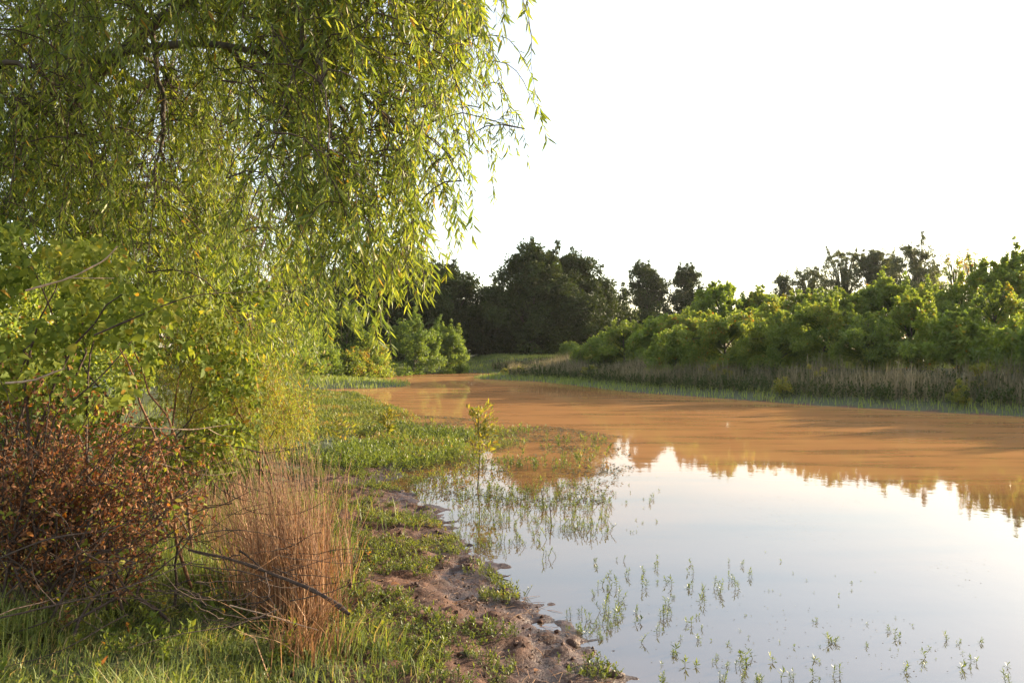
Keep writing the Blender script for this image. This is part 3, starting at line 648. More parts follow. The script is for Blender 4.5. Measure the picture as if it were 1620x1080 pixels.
# ------------------------------------------------------------------ the rust brown dead bush
gd = np.random.default_rng(41)
db = thing('dead_bush', 'dead bush covered in curled rust brown leaves at the left edge', 'bush', (-2.55, 4.4, gz(-2.55, 4.4)))
O = np.array(db.location)
poly = [(-140, 550), (40, 560), (120, 590), (220, 620), (290, 650), (330, 680), (400, 730), (350, 800), (300, 840), (250, 880), (140, 890), (-140, 890)]
mb_l, mb_t, mb_g = MB(), MB(), MB(); ends = []
while len(ends) < 360:
    u, v = gd.uniform(-140, 340), gd.uniform(550, 890)
    if not inpoly(np.array([u]), np.array([v]), poly)[0]: continue
    ends.append(at(u, v, gd.uniform(3.9, 5.0)) - O)
for q, e in enumerate(ends):
    s0 = np.array([gd.normal() * 0.25, gd.normal() * 0.2, 0.0]); b = curve(s0, e, 9, 0.12 * gd.normal() + 0.1, 0.025, gd)
    if q < 40:
        mb = MB(); tubes(mb, b, np.linspace(0.009, 0.002, 9), 5); mb.build('stem', M_TWIG, db, True)
    else: tubes(mb_t, b[3:], np.linspace(0.004, 0.0012, 6), 3)
    n = int(gd.integers(8, 62)); uu = 3 + 5 * np.clip(np.repeat(gd.random(1 + n // 6), 6)[:n] + 0.06 * gd.normal(size=n), 0, 0.999); i0 = np.minimum(uu.astype(int), 7); f = (uu - i0)[:, None]
    P = b[i0] * (1 - f) + b[i0 + 1] * f + gd.normal(size=(n, 3)) * 0.022
    L = gd.uniform(0.014, 0.036, n)
    m_ = n // 4 if q % 3 == 0 else 2; leaf6(mb_g, P[:m_], unit(rdir(m_, gd) + [0, 0, -0.3]), unit(rdir(m_, gd) + [0.6, -0.3, 0.5]), L[:m_] * 1.3, L[:m_] * 0.75, np.clip(0.75 + 0.2 * gd.normal(size=m_), 0, 1))
    leaf6(mb_l, P, unit(rdir(n, gd) + [0, 0, -0.3]), rdir(n, gd), L, L * 0.55, np.clip(0.45 + 0.25 * gd.normal(size=n), 0, 1), 0.35, 0.4)
mb_g.build('green_leaves', M_VINE, db)['kind'] = 'stuff'; mb_l.build('dead_leaves', M_DEAD, db)['kind'] = 'stuff'; mb_t.build('twigs', M_TWIG, db)['kind'] = 'stuff'

# ------------------------------------------------------------------ dry grass clumps
def dry_clump(label, px, d, n, h, spread, az0, leanm, seed):
    g = np.random.default_rng(seed); x = (px - 810) / F * d; o = thing('dry_grass_clump', label, 'grass clump', (x, d, gz(x, d)), 0, 'dry grass clumps beside the dead bush')
    st, bl = MB(), MB()
    p = g.normal(size=(n, 3)) * [spread, spread * 0.7, 0]; az = az0 + g.normal(size=n) * 0.8; hh = h * g.uniform(0.55, 1.1, n); ln = np.abs(leanm + 0.13 * g.normal(size=n))
    t = np.linspace(0, 1, 6)[None, :, None]; dv = np.stack([np.cos(az), np.sin(az), 0 * az], 1)[:, None]
    c = p[:, None] + np.array([0, 0, 1.0]) * t * hh[:, None, None] * (1 - 0.25 * ln[:, None, None] * t) + dv * (t ** 1.5) * (hh * ln)[:, None, None]
    c = c + np.cumsum(g.normal(size=c.shape), 1) * 0.004
    tubes(st, c, np.array([[0.0022, 0.002, 0.0018, 0.0016, 0.0012, 0.0007]]), 3, g.random(n))
    m = int(n * 0.9); j = g.integers(n, size=m); blades(bl, p[j] + g.normal(size=(m, 3)) * [0.04, 0.04, 0], hh[j] * g.uniform(0.5, 0.9, m), 0.006, np.abs(0.4 + 0.3 * g.normal(size=m)), az[j] + g.normal(size=m), g.random(m) * 0.8)
    st.build('stalks', M_STRAW, o)['kind'] = 'stuff'; bl.build('blades', M_STRAW, o)['kind'] = 'stuff'
dry_clump('tall tan clump of dry grass stalks, the thickest one, at the edge of the mud', 470, 4.5, 240, 1.0, 0.10, 2.7, 0.22, 51)
dry_clump('dry grass clump leaning left over the fallen branch', 425, 4.75, 130, 0.85, 0.10, 2.6, 0.35, 52)
dry_clump('thin dry grass clump nearest the mud, standing upright', 500, 5.2, 80, 0.85, 0.12, 1.2, 0.2, 53)
dry_clump('low dry grass clump sprawling towards the water', 485, 4.0, 70, 0.5, 0.10, -0.9, 0.7, 54)
dry_clump('faded dry grass clump under the yellow willow shoots', 340, 6.0, 60, 0.75, 0.25, 2.0, 0.35, 55)
dry_clump('dry grass clump crossing the dead branch from behind', 395, 5.2, 60, 0.9, 0.16, 2.2, 0.4, 56)

# ------------------------------------------------------------------ fallen branches and twigs
def stick(name, label, pts, r0, r1, mat, group, forks=()):
    P = bez([at(*p) for p in pts], 16); o = thing(name, label, 'branch', P[0], 0, group); O = P[0]
    mb = MB(); k = len(P); jit = np.cumsum(gd.normal(size=(k, 3)), 0) * r0 * 0.25; tubes(mb, P + jit - O, np.linspace(r0, r1, k) * (1 + 0.15 * gd.normal(size=k)), 7); mb.build('stem', mat, o, True)
    for fp in forks:
        c = bez([at(*p) for p in fp], 10); mb = MB(); tubes(mb, c - O, np.linspace(r0 * 0.5, r1 * 0.6, len(c)), 5); mb.build('side_twig', mat, o, True)
GB = 'dead branches in the left undergrowth'
stick('fallen_branch', 'thick dark fallen branch lying through the dry grass towards the mud', [(300, 868, 4.3), (380, 888, 4.2), (450, 915, 4.1), (505, 938, 4.0), (548, 968, 3.9)], 0.008, 0.011, M_TWIG, GB, [[(420, 902, 4.14), (395, 880, 4.3), (380, 870, 4.4)]])
stick('dead_branch', 'long thin dark twig arching above the green grass at lower left', [(-40, 900, 3.9), (80, 850, 3.9), (190, 830, 4.0), (300, 775, 4.1), (330, 740, 4.2)], 0.005, 0.002, M_TWIG, GB, [[(190, 830, 4.0), (120, 880, 3.9), (60, 920, 3.8)], [(240, 805, 4.05), (200, 770, 4.2), (170, 760, 4.2)]])
stick('dead_branch', 'low dark twig crossing the grass below the arching twig', [(-40, 985, 3.6), (90, 955, 3.7), (200, 925, 3.8), (320, 880, 4.0)], 0.005, 0.002, M_TWIG, GB, [[(90, 955, 3.7), (60, 920, 3.7), (50, 880, 3.8)]])
stick('dead_branch', 'pale bare twig pointing right out of the rust brown bush', [(185, 672, 4.6), (250, 678, 4.6), (310, 680, 4.7), (365, 672, 4.8)], 0.005, 0.002, M_PALE, GB, [[(330, 678, 4.72), (350, 688, 4.8), (372, 690, 4.8)]])
stick('dead_branch', 'pale bare twig below and parallel to the upper pale one', [(220, 722, 4.6), (270, 738, 4.6), (330, 752, 4.6), (380, 745, 4.7)], 0.004, 0.0015, M_PALE, GB)
stick('dead_branch', 'short pale broken twig sticking up among vine leaves', [(10, 605, 4.0), (60, 598, 4.0), (105, 583, 4.0)], 0.006, 0.004, M_PALE, GB)
stick('dead_branch', 'long dark wire thin branch stretching across the vine toward the willow', [(150, 530, 4.3), (220, 500, 4.3), (300, 470, 4.5), (380, 463, 4.8), (480, 460, 5.2)], 0.005, 0.0018, M_TWIG, GB, [[(300, 470, 4.5), (320, 485, 4.5), (345, 490, 4.5)]])
stick('dead_branch', 'dark twig rising through the leaves below the vine', [(110, 640, 4.3), (170, 585, 4.3), (225, 520, 4.4)], 0.005, 0.002, M_TWIG, GB)
stick('dead_branch', 'brown curved twig over the vine leaves near the left edge', [(40, 460, 4.0), (110, 440, 4.1), (160, 415, 4.2), (185, 390, 4.2)], 0.005, 0.003, M_PALE, GB, [[(110, 440, 4.1), (150, 440, 4.1), (180, 440, 4.2)]])
stick('dead_branch', 'straw coloured twig lying flat near the bottom of the grass', [(365, 955, 3.9), (420, 970, 3.8), (470, 985, 3.8), (505, 995, 3.7)], 0.003, 0.0015, M_PALE, GB)
def ground_stick(label, pts, r):
    P = [np.array([*on_z(u, v, 0.06)[:2], 0]) for u, v in pts]; P = bez([[p[0], p[1], gz(p[0], p[1]) + r * 0.6] for p in P], 14)
    o = thing('shore_stick', label, 'stick', P[0], 0, 'sticks lying on the mud'); mb = MB(); tubes(mb, P - P[0], np.linspace(r, r * 0.4, len(P)), 6); mb.build('stem', M_TWIG, o, True)
    c = curve(P[6] - P[0], P[6] - P[0] + [0.08, 0.03, 0.02], 4); mb = MB(); tubes(mb, c, np.linspace(r * 0.5, r * 0.2, 4), 4); mb.build('side_twig', M_TWIG, o, True)
ground_stick('thin dark stick curving down the mud bank into the water', [(608, 822), (640, 824), (675, 832), (718, 846)], 0.009)
ground_stick('short dark stick at the water edge near the tongue of mud', [(770, 898), (795, 902), (812, 905)], 0.008)
ground_stick('dark root like stick on the mud at the bottom of the shore', [(930, 1040), (965, 1052), (1000, 1062)], 0.007)

# ------------------------------------------------------------------ saplings in the marsh
def sapling(label, px, pyb, pytop, crown_px, crown_h, n, leaf, stem, seed, lean=0.0, zb=None):
    g = np.random.default_rng(seed); p = on_z(px, pyb, 0.0) if zb is None else on_z(px, pyb, zb); d = p[1]
    z0 = gz(p[0], d); h = (pyb - pytop) / F * d; o = thing('sapling', label, 'sapling', (p[0], d, z0), 0, 'young saplings standing in the marsh')
    b = curve((0, 0, -0.1), (lean * h, 0, h), 10, 0, 0.006 * h, g); mb = MB(); tubes(mb, b, np.linspace(0.0065 * (0.5 + h), 0.002, 10), 6); mb.build('trunk', stem, o, True)
    lf = MB(); cw = crown_px / F * d / 2; ch = crown_h / F * d
    for q in range(14):
        tt = 1 - (ch / h) * (q + 0.5) / 14; j = min(8, max(1, int(tt * 9))); s = b[j]; a = g.random() * 6.28; rr = cw * (0.45 + 0.55 * math.sin(math.pi * (q + 1.5) / 16))
        e = s + np.array([math.cos(a) * rr, math.sin(a) * rr, 0.25 * ch * g.random() + 0.12 * ch]); c = curve(s, e, 6, 0.03, 0.003, g)
        mb = MB(); tubes(mb, c, np.linspace(0.003, 0.001, 6), 4); tw_ = mb.build('twig', stem, o, True); lf = MB()
        m = n // 14; f = g.random(m)[:, None] * 0.85 + 0.15; P = s * (1 - f) + e * f + g.normal(size=(m, 3)) * 0.03 * cw / 0.15
        dirn = unit((e - s)[None] + rdir(m, g) * rr * 0.9 + [0, 0, 0.2 * rr]); L = g.uniform(0.05, 0.10, m) * min(1.4, max(0.7, d / 11))
        leaf6(lf, P, dirn, unit(rdir(m, g) + [0, 0, 0.8]), L, L * 0.28, np.clip(0.45 + 0.25 * g.normal(size=m), 0, 1), 0.12, 0.2)
        lf.build('leaves', leaf, tw_)['kind'] = 'stuff'
sapling('tallest sapling, slim dark stem in the flooded marsh with a yellow green tuft', 757, 772, 636, 50, 58, 520, M_YELLOW, M_TWIG, 61, -0.02)
sapling('small sapling with an ochre tuft left of the tallest one', 613, 700, 645, 18, 28, 200, M_YELLOW, M_TWIG, 62)
sapling('red stemmed sapling with spreading yellow leaves beside the willow shoots', 462, 690, 575, 110, 80, 260, M_YELLOW, M_RED, 63, 0.2)
sapling('little dark sapling stub between the ochre one and the willow shoots', 586, 690, 668, 8, 10, 28, M_WEED, M_TWIG, 64)
sapling('bare reddish sapling at the far marsh edge', 684, 672, 648, 8, 12, 24, M_YELLOW, M_RED, 65)
sapling('short yellow sapling low in the marsh near the willow shoots', 545, 720, 668, 50, 34, 130, M_YELLOW, M_RED, 66, -0.15)
GY = 'yellow weeds on the right bank'
for i, (px, d, top, wd, lab) in enumerate([
    (1280, 27, 545, 0.75, 'tallest yellow weed standing in the reeds of the right bank'),
    (1132, 32, 573, 0.42, 'lime yellow weed pair, left one, in the reeds'),
    (1150, 31.5, 578, 0.32, 'lime yellow weed pair, right one, in the reeds'),
    (1238, 26, 590, 0.25, 'tiny orange yellow weed low before the reeds'),
    (1548, 24, 572, 0.35, 'slim yellow green weed in the reeds near the right edge'),
    (1516, 22, 600, 0.35, 'thin yellow green weed in front of the dark bank foot'),
    (818, 46, 578, 0.55, 'lone yellow weed on the grassy spit'),
    (800, 50, 580, 0.4, 'small yellow weed left of the lone one on the spit'),
    (932, 40, 560, 0.7, 'yellow green weed at the foot of the low bush at the bank tip')]):
    plant_tree('weed', lab, 'weed', GY, px, d, top, wd, 'oval', M_YELLOW, 400 + i, 16, 40, 0.07, 0.14, 0.15, M_GSTEM, 0.4, limbs=False)

# ------------------------------------------------------------------ grass, reeds and ground cover
gg = np.random.default_rng(71)
def scatter(n, x0, x1, y0, y1, cond):
    out = []; tot = 0
    while tot < n:
        x = gg.uniform(x0, x1, n); y = gg.uniform(y0, y1, n); k = cond(x, y, shore_sd(x, y)); out.append(np.stack([x[k], y[k]], 1)); tot += k.sum()
        if k.sum() == 0: break
    p = np.concatenate(out)[:n]; return np.concatenate([p, ground_z(p[:, 0], p[:, 1])[:, None]], 1)
# reeds on the right bank
P = scatter(15000, -2, 26, 14, 62, lambda x, y, s: (s > 1.5 + 0.5 * fbm(x, y, 0.5, 2)) & (s < 4.6) & (right_side(x, y) > 0.5) & (y < 60) & (gg.random(len(x)) < 0.55 + 0.8 * fbm(x, y, 0.8, 2)))
n = len(P); mb = MB(); blades(mb, P, gg.uniform(0.4, 1.0, n) * np.clip(0.9 + 0.9 * fbm(P[:, 0] + 3, P[:, 1], 0.45, 3), 0.45, 1.35), 0.02, np.abs(gg.normal(size=n)) * 0.32, gg.random(n) * 6.28, np.clip(0.45 + 0.5 * fbm(P[:, 0], P[:, 1], 0.4, 2) + 0.2 * gg.normal(size=n), 0, 1))
tag(mb.build('reeds', M_REED), 'dry grey tan reeds standing along the foot of the right bank', 'reeds', kind='stuff')
# dark weeds at the foot of the reeds
def sprigs(mb, P, H, nl, L, W, tint, g=gg, spread=0.35, stems=None):
    """small leafy plants: short stems carrying whorls of narrow leaves"""
    n = len(P); H = np.broadcast_to(H, (n,)); L = np.broadcast_to(L, (n,))
    ln = g.normal(size=(n, 2)) * spread * 0.5
    tip = P + np.stack([ln[:, 0] * H, ln[:, 1] * H, H], 1)
    if stems is not None: tubes(stems, np.stack([P - [0, 0, 0.02], (P + tip) / 2 + np.stack([ln[:, 1] * H * 0.1, ln[:, 0] * H * 0.1, 0 * H], 1), tip], 1), np.stack([H * 0.018 + 0.0012, H * 0.014 + 0.001, H * 0.006 + 0.0006], 1), 3, 0.3)
    ci = np.repeat(np.arange(n), nl); m = n * nl; f = 0.15 + 0.85 * np.tile((np.arange(nl) + 0.5) / nl, n)
    Q = P[ci] * (1 - f[:, None]) + tip[ci] * f[:, None]; a = np.tile(np.arange(nl) * 2.4, n) + g.random(n)[ci] * 6.28 + g.normal(size=m) * 0.3
    el = 0.1 + 0.9 * f + g.normal(size=m) * 0.25
    D = np.stack([np.cos(a) * np.cos(el), np.sin(a) * np.cos(el), np.sin(el)], 1)
    leaf2(mb, Q, D, unit(np.array([0, 0, 1.0]) + 0.5 * rdir(m, g)), L[ci] * g.uniform(0.6, 1.2, m), (L * W)[ci], np.clip(np.broadcast_to(tint, (n,))[ci] + 0.12 * g.normal(size=m), 0, 1))
P = scatter(5000, -2, 26, 14, 60, lambda x, y, s: (s > 0.9) & (s < 5) & (right_side(x, y) > 0.5))
mb = MB(); sprigs(mb, P, gg.uniform(0.2, 0.5, len(P)), 9, 0.12, 0.5, 0.5 + 0.3 * gg.random(len(P)))
tag(mb.build('bank_weeds', M_FOREST), 'dark low weeds at the foot of the reeds on the right bank', 'weeds', kind='stuff')
# short grass strips along far shores and spits
P = scatter(52000, -16, 26, 13, 75, lambda x, y, s: (s > -0.25) & ((s < 2.4) | (y > 33)) & (s < 16) & (y > 17 - 8 * right_side(x, y)) & (gg.random(len(x)) < 0.75 + 0.9 * fbm(x, y, 0.35, 2)))
n = len(P); mb = MB(); dsc = P[:, 1] / 40; blades(mb, P, gg.uniform(0.08, 0.30, n), 0.012 + 0.02 * dsc, np.abs(gg.normal(size=n)) * 0.4, gg.random(n) * 6.28, np.clip(0.42 + 0.4 * fbm(P[:, 0], P[:, 1], 0.5, 2) + 0.14 * gg.normal(size=n), 0, 0.93))
tag(mb.build('shore_grass', M_GRASS), 'short green grass fringing the far shores and spits', 'grass', kind='stuff')
# marsh mat
mpoly = [tuple(on_z(u, v)[:2]) for u, v in [(420, 628), (560, 626), (650, 660), (740, 684), (830, 676), (965, 700), (960, 745), (900, 800), (800, 806), (690, 792), (640, 770), (600, 770), (520, 790), (440, 770), (400, 700)]]
def mdens(x, y, s):
    r = smooth(1.4, -2.2, x - 0.06 * (y - 14)); return inpoly(x, y, mpoly) & (gg.random(len(x)) < (0.10 + 0.62 * r) * np.clip(0.42 + 2.2 * fbm(x, y, 0.7, 3), 0.03, 1.2))
P = scatter(8500, -8, 3, 9, 31, mdens); P[:, 2] = np.maximum(P[:, 2], 0)
n = len(P); mb, ms = MB(), MB(); sprigs(mb, P, gg.uniform(0.06, 0.17, n), 8, gg.uniform(0.03, 0.055, n) * (0.8 + P[:, 1] / 25), 0.36, np.clip(0.52 + 1.0 * fbm(P[:, 0], P[:, 1], 0.8, 3) + 0.1 * gg.normal(size=n), 0, 1), stems=ms)
mt = mb.build('marsh_plants', M_WEED); tag(mt, 'mat of low green marsh plants growing out of the shallow left side of the pond', 'marsh plants', kind='stuff'); ms.build('stems', M_GSTEM, mt)['kind'] = 'stuff'
# a fresher green patch in the mat
P = scatter(1500, -3.2, -0.3, 10.5, 17, lambda x, y, s: (np.hypot((x + 1.75) / 0.9, (y - 12.8) / 2.2) < 1 + fbm(x, y, 1.2, 2))); P[:, 2] = np.maximum(P[:, 2], 0)
mb = MB(); sprigs(mb, P, gg.uniform(0.06, 0.17, len(P)), 10, 0.05, 0.42, 0.7)
tag(mb.build('cress_patch', M_WATERW), 'patch of fresh bright green cress in the marsh mat', 'marsh plants', kind='stuff')
# floating specks of duckweed and leaf scraps
def sdens(x, y): return (gg.random(len(x)) < np.clip(0.25 + 1.6 * fbm(x, y, 0.9, 3), 0.02, 1))
spoly = [tuple(on_z(u, v)[:2]) for u, v in [(640, 655), (830, 668), (985, 690), (1010, 735), (960, 790), (900, 830), (760, 800), (690, 790), (640, 760)]]
P = scatter(9000, -5, 3, 8, 23, lambda x, y, s: (s < -0.05) & inpoly(x, y, spoly) & sdens(x, y)); P[:, 2] = 0.003; n = len(P)
P2 = scatter(500, -1, 5, 3.4, 12, lambda x, y, s: (s < -0.1) & (fbm(x, y, 0.8, 2) > 0.1) & (x < 0.6 * y)); P2[:, 2] = 0.003; P = np.concatenate([P, P2]); n2 = len(P)
a = gg.random(n2) * 6.28; mb = MB(); leaf2(mb, P, np.stack([np.cos(a), np.sin(a), 0.25 + 0 * a], 1), np.tile([0, 0, 1.0], (n2, 1)), np.concatenate([gg.uniform(0.02, 0.07, n), gg.uniform(0.006, 0.018, n2 - n)]), np.concatenate([gg.uniform(0.015, 0.035, n), gg.uniform(0.004, 0.009, n2 - n)]), gg.random(n2), 0.1)
tag(mb.build('floating_specks', leafmat('scum', [(0.0, (0.05, 0.035, 0.015)), (0.6, (0.10, 0.085, 0.03)), (1.0, (0.16, 0.17, 0.05))], 0.2, 0.6)), 'brown and olive specks of leaf and duckweed floating off the marsh mat', 'floating scum', kind='stuff')
# weeds on the mud and the near left bank
P = scatter(24000, -4.6, 1.0, 2.6, 12.5, lambda x, y, s: (s > 0.03) & (s < 4.2) & (fbm(x, y, 2.4, 3) > 0.16 - 0.19 * np.minimum(s, 3)) & (gg.random(len(x)) < 0.9))
n = len(P); mb, ms = MB(), MB(); sprigs(mb, P, gg.uniform(0.015, 0.07, n), 8, gg.uniform(0.012, 0.03, n), 0.45, np.clip(0.55 + 0.6 * fbm(P[:, 0], P[:, 1], 1.5, 2), 0, 1), spread=1.0, stems=ms)
mt = mb.build('ground_cover', M_WEED); tag(mt, 'low leafy weeds creeping over the red brown mud bank', 'weeds', kind='stuff'); ms.build('stems', M_GSTEM, mt)['kind'] = 'stuff'
# long grass, lower left
P = scatter(38000, -5.0, 0.0, 2.3, 9, lambda x, y, s: (s > 1.15 + 0.45 * fbm(x, y, 1.0, 2)) & (gg.random(len(x)) < np.clip(0.55 + 1.6 * fbm(x, y, 1.3, 3), 0.05, 1) * smooth(9.5, 5, y)))
n = len(P); mb = MB(); hh = gg.uniform(0.06, 0.30, n) * np.clip(0.75 + 1.3 * fbm(P[:, 0] + 9, P[:, 1], 1.7, 2), 0.35, 1.5)
tn = np.clip(0.5 + 0.5 * fbm(P[:, 0], P[:, 1], 1.0, 2) + 0.16 * gg.normal(size=n), 0, 0.92); dry = gg.random(n) < 0.05 + 0.35 * np.clip(fbm(P[:, 0], P[:, 1] + 7, 1.4, 2), 0, 1); tn[dry] = 1.0
blades(mb, P, hh, gg.uniform(0.003, 0.0065, n), np.abs(gg.normal(size=n)) * 0.8 + 0.1, 1.2 + 5 * fbm(P[:, 0], P[:, 1], 0.9, 2) + gg.normal(size=n) * 1.2, tn)
tag(mb.build('long_grass', M_GRASS), 'long green grass in front of the dead bush at lower left', 'grass', kind='stuff')
P = scatter(6500, -9, -0.8, 7, 24, lambda x, y, s: (s > 0.3) & (gg.random(len(x)) < np.clip(0.5 + 1.4 * fbm(x, y, 0.7, 3), 0.05, 1)))
n = len(P); mb = MB(); blades(mb, P, gg.uniform(0.06, 0.30, n), 0.008, np.abs(gg.normal(size=n)) * 0.6, gg.random(n) * 6.28, np.clip(0.55 + 0.9 * fbm(P[:, 0], P[:, 1], 0.6, 2) + 0.16 * gg.normal(size=n), 0, 1))
tag(mb.build('bank_grass', M_GRASS), 'rough grass on the left bank under the willow', 'grass', kind='stuff')
# tangle of thin dead stems between the dead bush and the dry grass
st = MB(); m = 170; u = gg.uniform(60, 460, m); v = gg.uniform(690, 985, m); dd = np.interp(v, [690, 985], [5.2, 3.7]) + gg.normal(size=m) * 0.15
for q in range(m):
    p0 = at(u[q], v[q], dd[q]); p0[2] = max(p0[2], gz(p0[0], p0[1]) + 0.02); a = gg.normal() * 0.5 + (math.pi if gg.random() < 0.5 else 0); L_ = gg.uniform(0.15, 0.6)
    p1 = p0 + np.array([math.cos(a) * L_, gg.normal() * 0.15, gg.normal() * 0.25 * L_]); p1[2] = max(p1[2], gz(p1[0], p1[1]) + 0.01)
    tubes(st, curve(p0, p1, 7, 0.04 * gg.normal(), 0.008, gg), np.linspace(0.003, 0.0012, 7) * gg.uniform(0.6, 1.2), 4)
st2 = tag(st.build('dead_stems', M_TWIG), 'tangle of thin dead stems between the dead bush and the dry grass', 'undergrowth', kind='stuff')
# low broad leaves in the grass at lower left
P = scatter(420, -5.0, -0.2, 2.4, 7, lambda x, y, s: (s > 0.9) & (fbm(x, y, 1.2, 2) > 0.0)); n = len(P)
mb, ms = MB(), MB(); sprigs(mb, P, gg.uniform(0.04, 0.16, n), 9, gg.uniform(0.03, 0.055, n), 0.5, np.clip(0.5 + 0.2 * gg.normal(size=n), 0, 1), spread=0.8, stems=ms)
mt = mb.build('meadow_weeds', M_VINE); tag(mt, 'broad leaved weeds mixed into the long grass at lower left', 'weeds', kind='stuff'); ms.build('stems', M_GSTEM, mt)['kind'] = 'stuff'
# crumbs of mud
P = scatter(2200, -3.0, 1.0, 2.6, 11, lambda x, y, s: (s > 0.0) & (s < 1.9) & (fbm(x, y + 3, 1.8, 2) > -0.15)); n = len(P)
sz = 0.005 + 0.015 * gg.random(n) ** 3; oc = np.array([[1, 0, 0], [0, 1, 0], [-1, 0, 0], [0, -1, 0], [0.2, 0.1, 0.75], [0, 0, -0.6]])
V = P[:, None] + (oc[None] + 0.35 * gg.normal(size=(n, 6, 3))) * sz[:, None, None] + np.array([0, 0, 0.002]); b = np.arange(n)[:, None] * 6
mb = MB(); mb.add(V.reshape(-1, 3), [np.concatenate([b + [i, (i + 1) % 4, 4] for i in range(4)] + [b + [(i + 1) % 4, i, 5] for i in range(4)])])
cme = mb.mesh('mud_crumbs', M_GROUND)
for nm, val in (('mud', 1.0), ('wet', 0.45)): a = cme.attributes.new(nm, 'FLOAT', 'POINT'); a.data.foreach_set('value', np.full(n * 6, val, np.float32))
tag(obj('mud_crumbs', cme), 'crumbly lumps of red brown mud strewn over the bare bank', 'mud', kind='stuff')
# litter of dead stalks on the ground
P = scatter(3800, -4.6, 0.6, 2.4, 11, lambda x, y, s: (s > 0.02) & (s < 4)); n = len(P)
mb = MB(); a = gg.random(n) * 6.28; ln = gg.uniform(0.03, 0.14, n); D = np.stack([np.cos(a), np.sin(a), gg.normal(size=n) * 0.15], 1)
tubes(mb, np.stack([P + [0, 0, 0.006], P + D * ln[:, None] * 0.5 + [0, 0, 0.012], P + D * ln[:, None] + [0, 0, 0.008]], 1), np.array([[0.0016, 0.0014, 0.0008]]), 3, gg.random(n))
tag(mb.build('straw_litter', M_STRAW), 'scattered dead stalks and straw lying on the mud and grass', 'litter', kind='stuff')

# ------------------------------------------------------------------ single plants standing in the water
gp = np.random.default_rng(81)
def sprig_proto(h, nl, L, W, bare=False):
    l, s = MB(), MB(); k = 2 if not bare else 1
    for q in range(k):
        sprigs(l, np.array([[gp.normal() * 0.02, gp.normal() * 0.02, 0]]), h * (1 - 0.3 * q), nl, L, W, 0.35 + 0.25 * gp.random(), gp, 0.4, s)
    return s.mesh('stem', M_GSTEM), l.mesh('leaves', M_WATERW)
PRO = {'tall': [sprig_proto(0.16, 15, 0.056, 0.21) for _ in range(4)], 'mid': [sprig_proto(0.10, 11, 0.046, 0.22) for _ in range(4)], 'low': [sprig_proto(0.045, 7, 0.036, 0.24, True) for _ in range(4)]}
first = {}
def water_plant(u, v, kind, label, group, sc=1.0):
    p = on_z(u, v); j = int(gp.integers(4)); s_, l_ = PRO[kind][j]
    o = thing('water_weed', label, 'water plant', (p[0], p[1], -0.01), gp.random() * 6.28, group); o.scale = (sc * gp.uniform(0.36, 0.56),) * 3; o.rotation_euler = (gp.normal() * 0.22, gp.normal() * 0.22, gp.random() * 6.28)
    obj('stem', s_, o); obj('leaves', l_, o)['kind'] = 'stuff'
    return o
ORD = 'first second third fourth fifth sixth seventh eighth ninth tenth eleventh twelfth thirteenth fourteenth fifteenth sixteenth seventeenth eighteenth nineteenth twentieth twenty-first twenty-second twenty-third twenty-fourth twenty-fifth twenty-sixth twenty-seventh twenty-eighth twenty-ninth thirtieth'.split()
def field(n, poly, kinds, labels, group, s0=0.75, s1=1.3, each=False):
    c = 0; made = []; us = [p[0] for p in poly]; vs = [p[1] for p in poly]
    while c < n:
        u, v = gp.uniform(min(us), max(us)), gp.uniform(min(vs), max(vs))
        if not inpoly(np.array([u]), np.array([v]), poly)[0] or fbm(np.array([u]), np.array([v]), 0.035, 2)[0] < -0.22: continue
        p = on_z(u, v)
        if shore_sd(np.array([p[0]]), np.array([p[1]]))[0] > 0.05: continue
        k = kinds[int(gp.integers(len(kinds)))]; made.append((u, k, water_plant(u, v, k, labels[k], group, gp.uniform(s0, s1)))); c += 1
    if each:
        for k in set(kinds):
            row = sorted([m for m in made if m[1] == k], key=lambda m: m[0])
            for j, m in enumerate(row): m[2]['label'] = (ORD[j] if j < len(row) / 2 or j == 0 else ORD[len(row) - 1 - j]) + ' from the ' + ('left' if j < len(row) / 2 or j == 0 else 'right') + ' ' + labels[k]
GW = 'waterweed sprigs standing in the shallows'
field(110, [(690, 790), (760, 770), (940, 770), (960, 830), (890, 860), (900, 890), (820, 890), (720, 850)], ['tall', 'tall', 'mid'], {'tall': 'tall leafy waterweed sprig in the dense stand off the sapling', 'mid': 'half height waterweed sprig in the dense stand off the sapling'}, GW)
field(36, [(930, 890), (1080, 900), (1190, 890), (1190, 940), (1120, 990), (950, 980)], ['tall', 'tall', 'mid'], {'tall': 'tall leafy waterweed sprig in open water beyond the mud tongue', 'mid': 'half height waterweed sprig in open water beyond the mud tongue'}, GW, each=True)
field(58, [(1010, 990), (1200, 970), (1420, 975), (1600, 1020), (1620, 1075), (1010, 1075)], ['mid', 'low', 'low'], {'mid': 'half height waterweed sprig along the near water', 'low': 'tiny waterweed sprig barely above the near water'}, GW, each=True)
field(10, [(1040, 1065), (1600, 1065), (1600, 1085), (1040, 1085)], ['tall'], {'tall': 'bright waterweed top at the very bottom of the view'}, GW, 0.7, 1.0, True)
field(16, [(1200, 870), (1400, 900), (1340, 960), (1200, 950)], ['low'], {'low': 'tiny dark waterweed tip far out in smooth water'}, GW, 0.6, 1.1, True)
field(24, [(930, 760), (1000, 720), (1060, 770), (1040, 850), (960, 850)], ['low', 'mid'], {'low': 'tiny waterweed tip at the bright end of the marsh mat', 'mid': 'half height waterweed sprig at the bright end of the marsh mat'}, GW)
field(26, [(870, 985), (950, 950), (985, 985), (960, 1015), (900, 1010)], ['tall', 'mid'], {'tall': 'tall waterweed sprig in the mud tongue clump', 'mid': 'half height waterweed sprig in the mud tongue clump'}, GW, 0.6, 0.95, True)
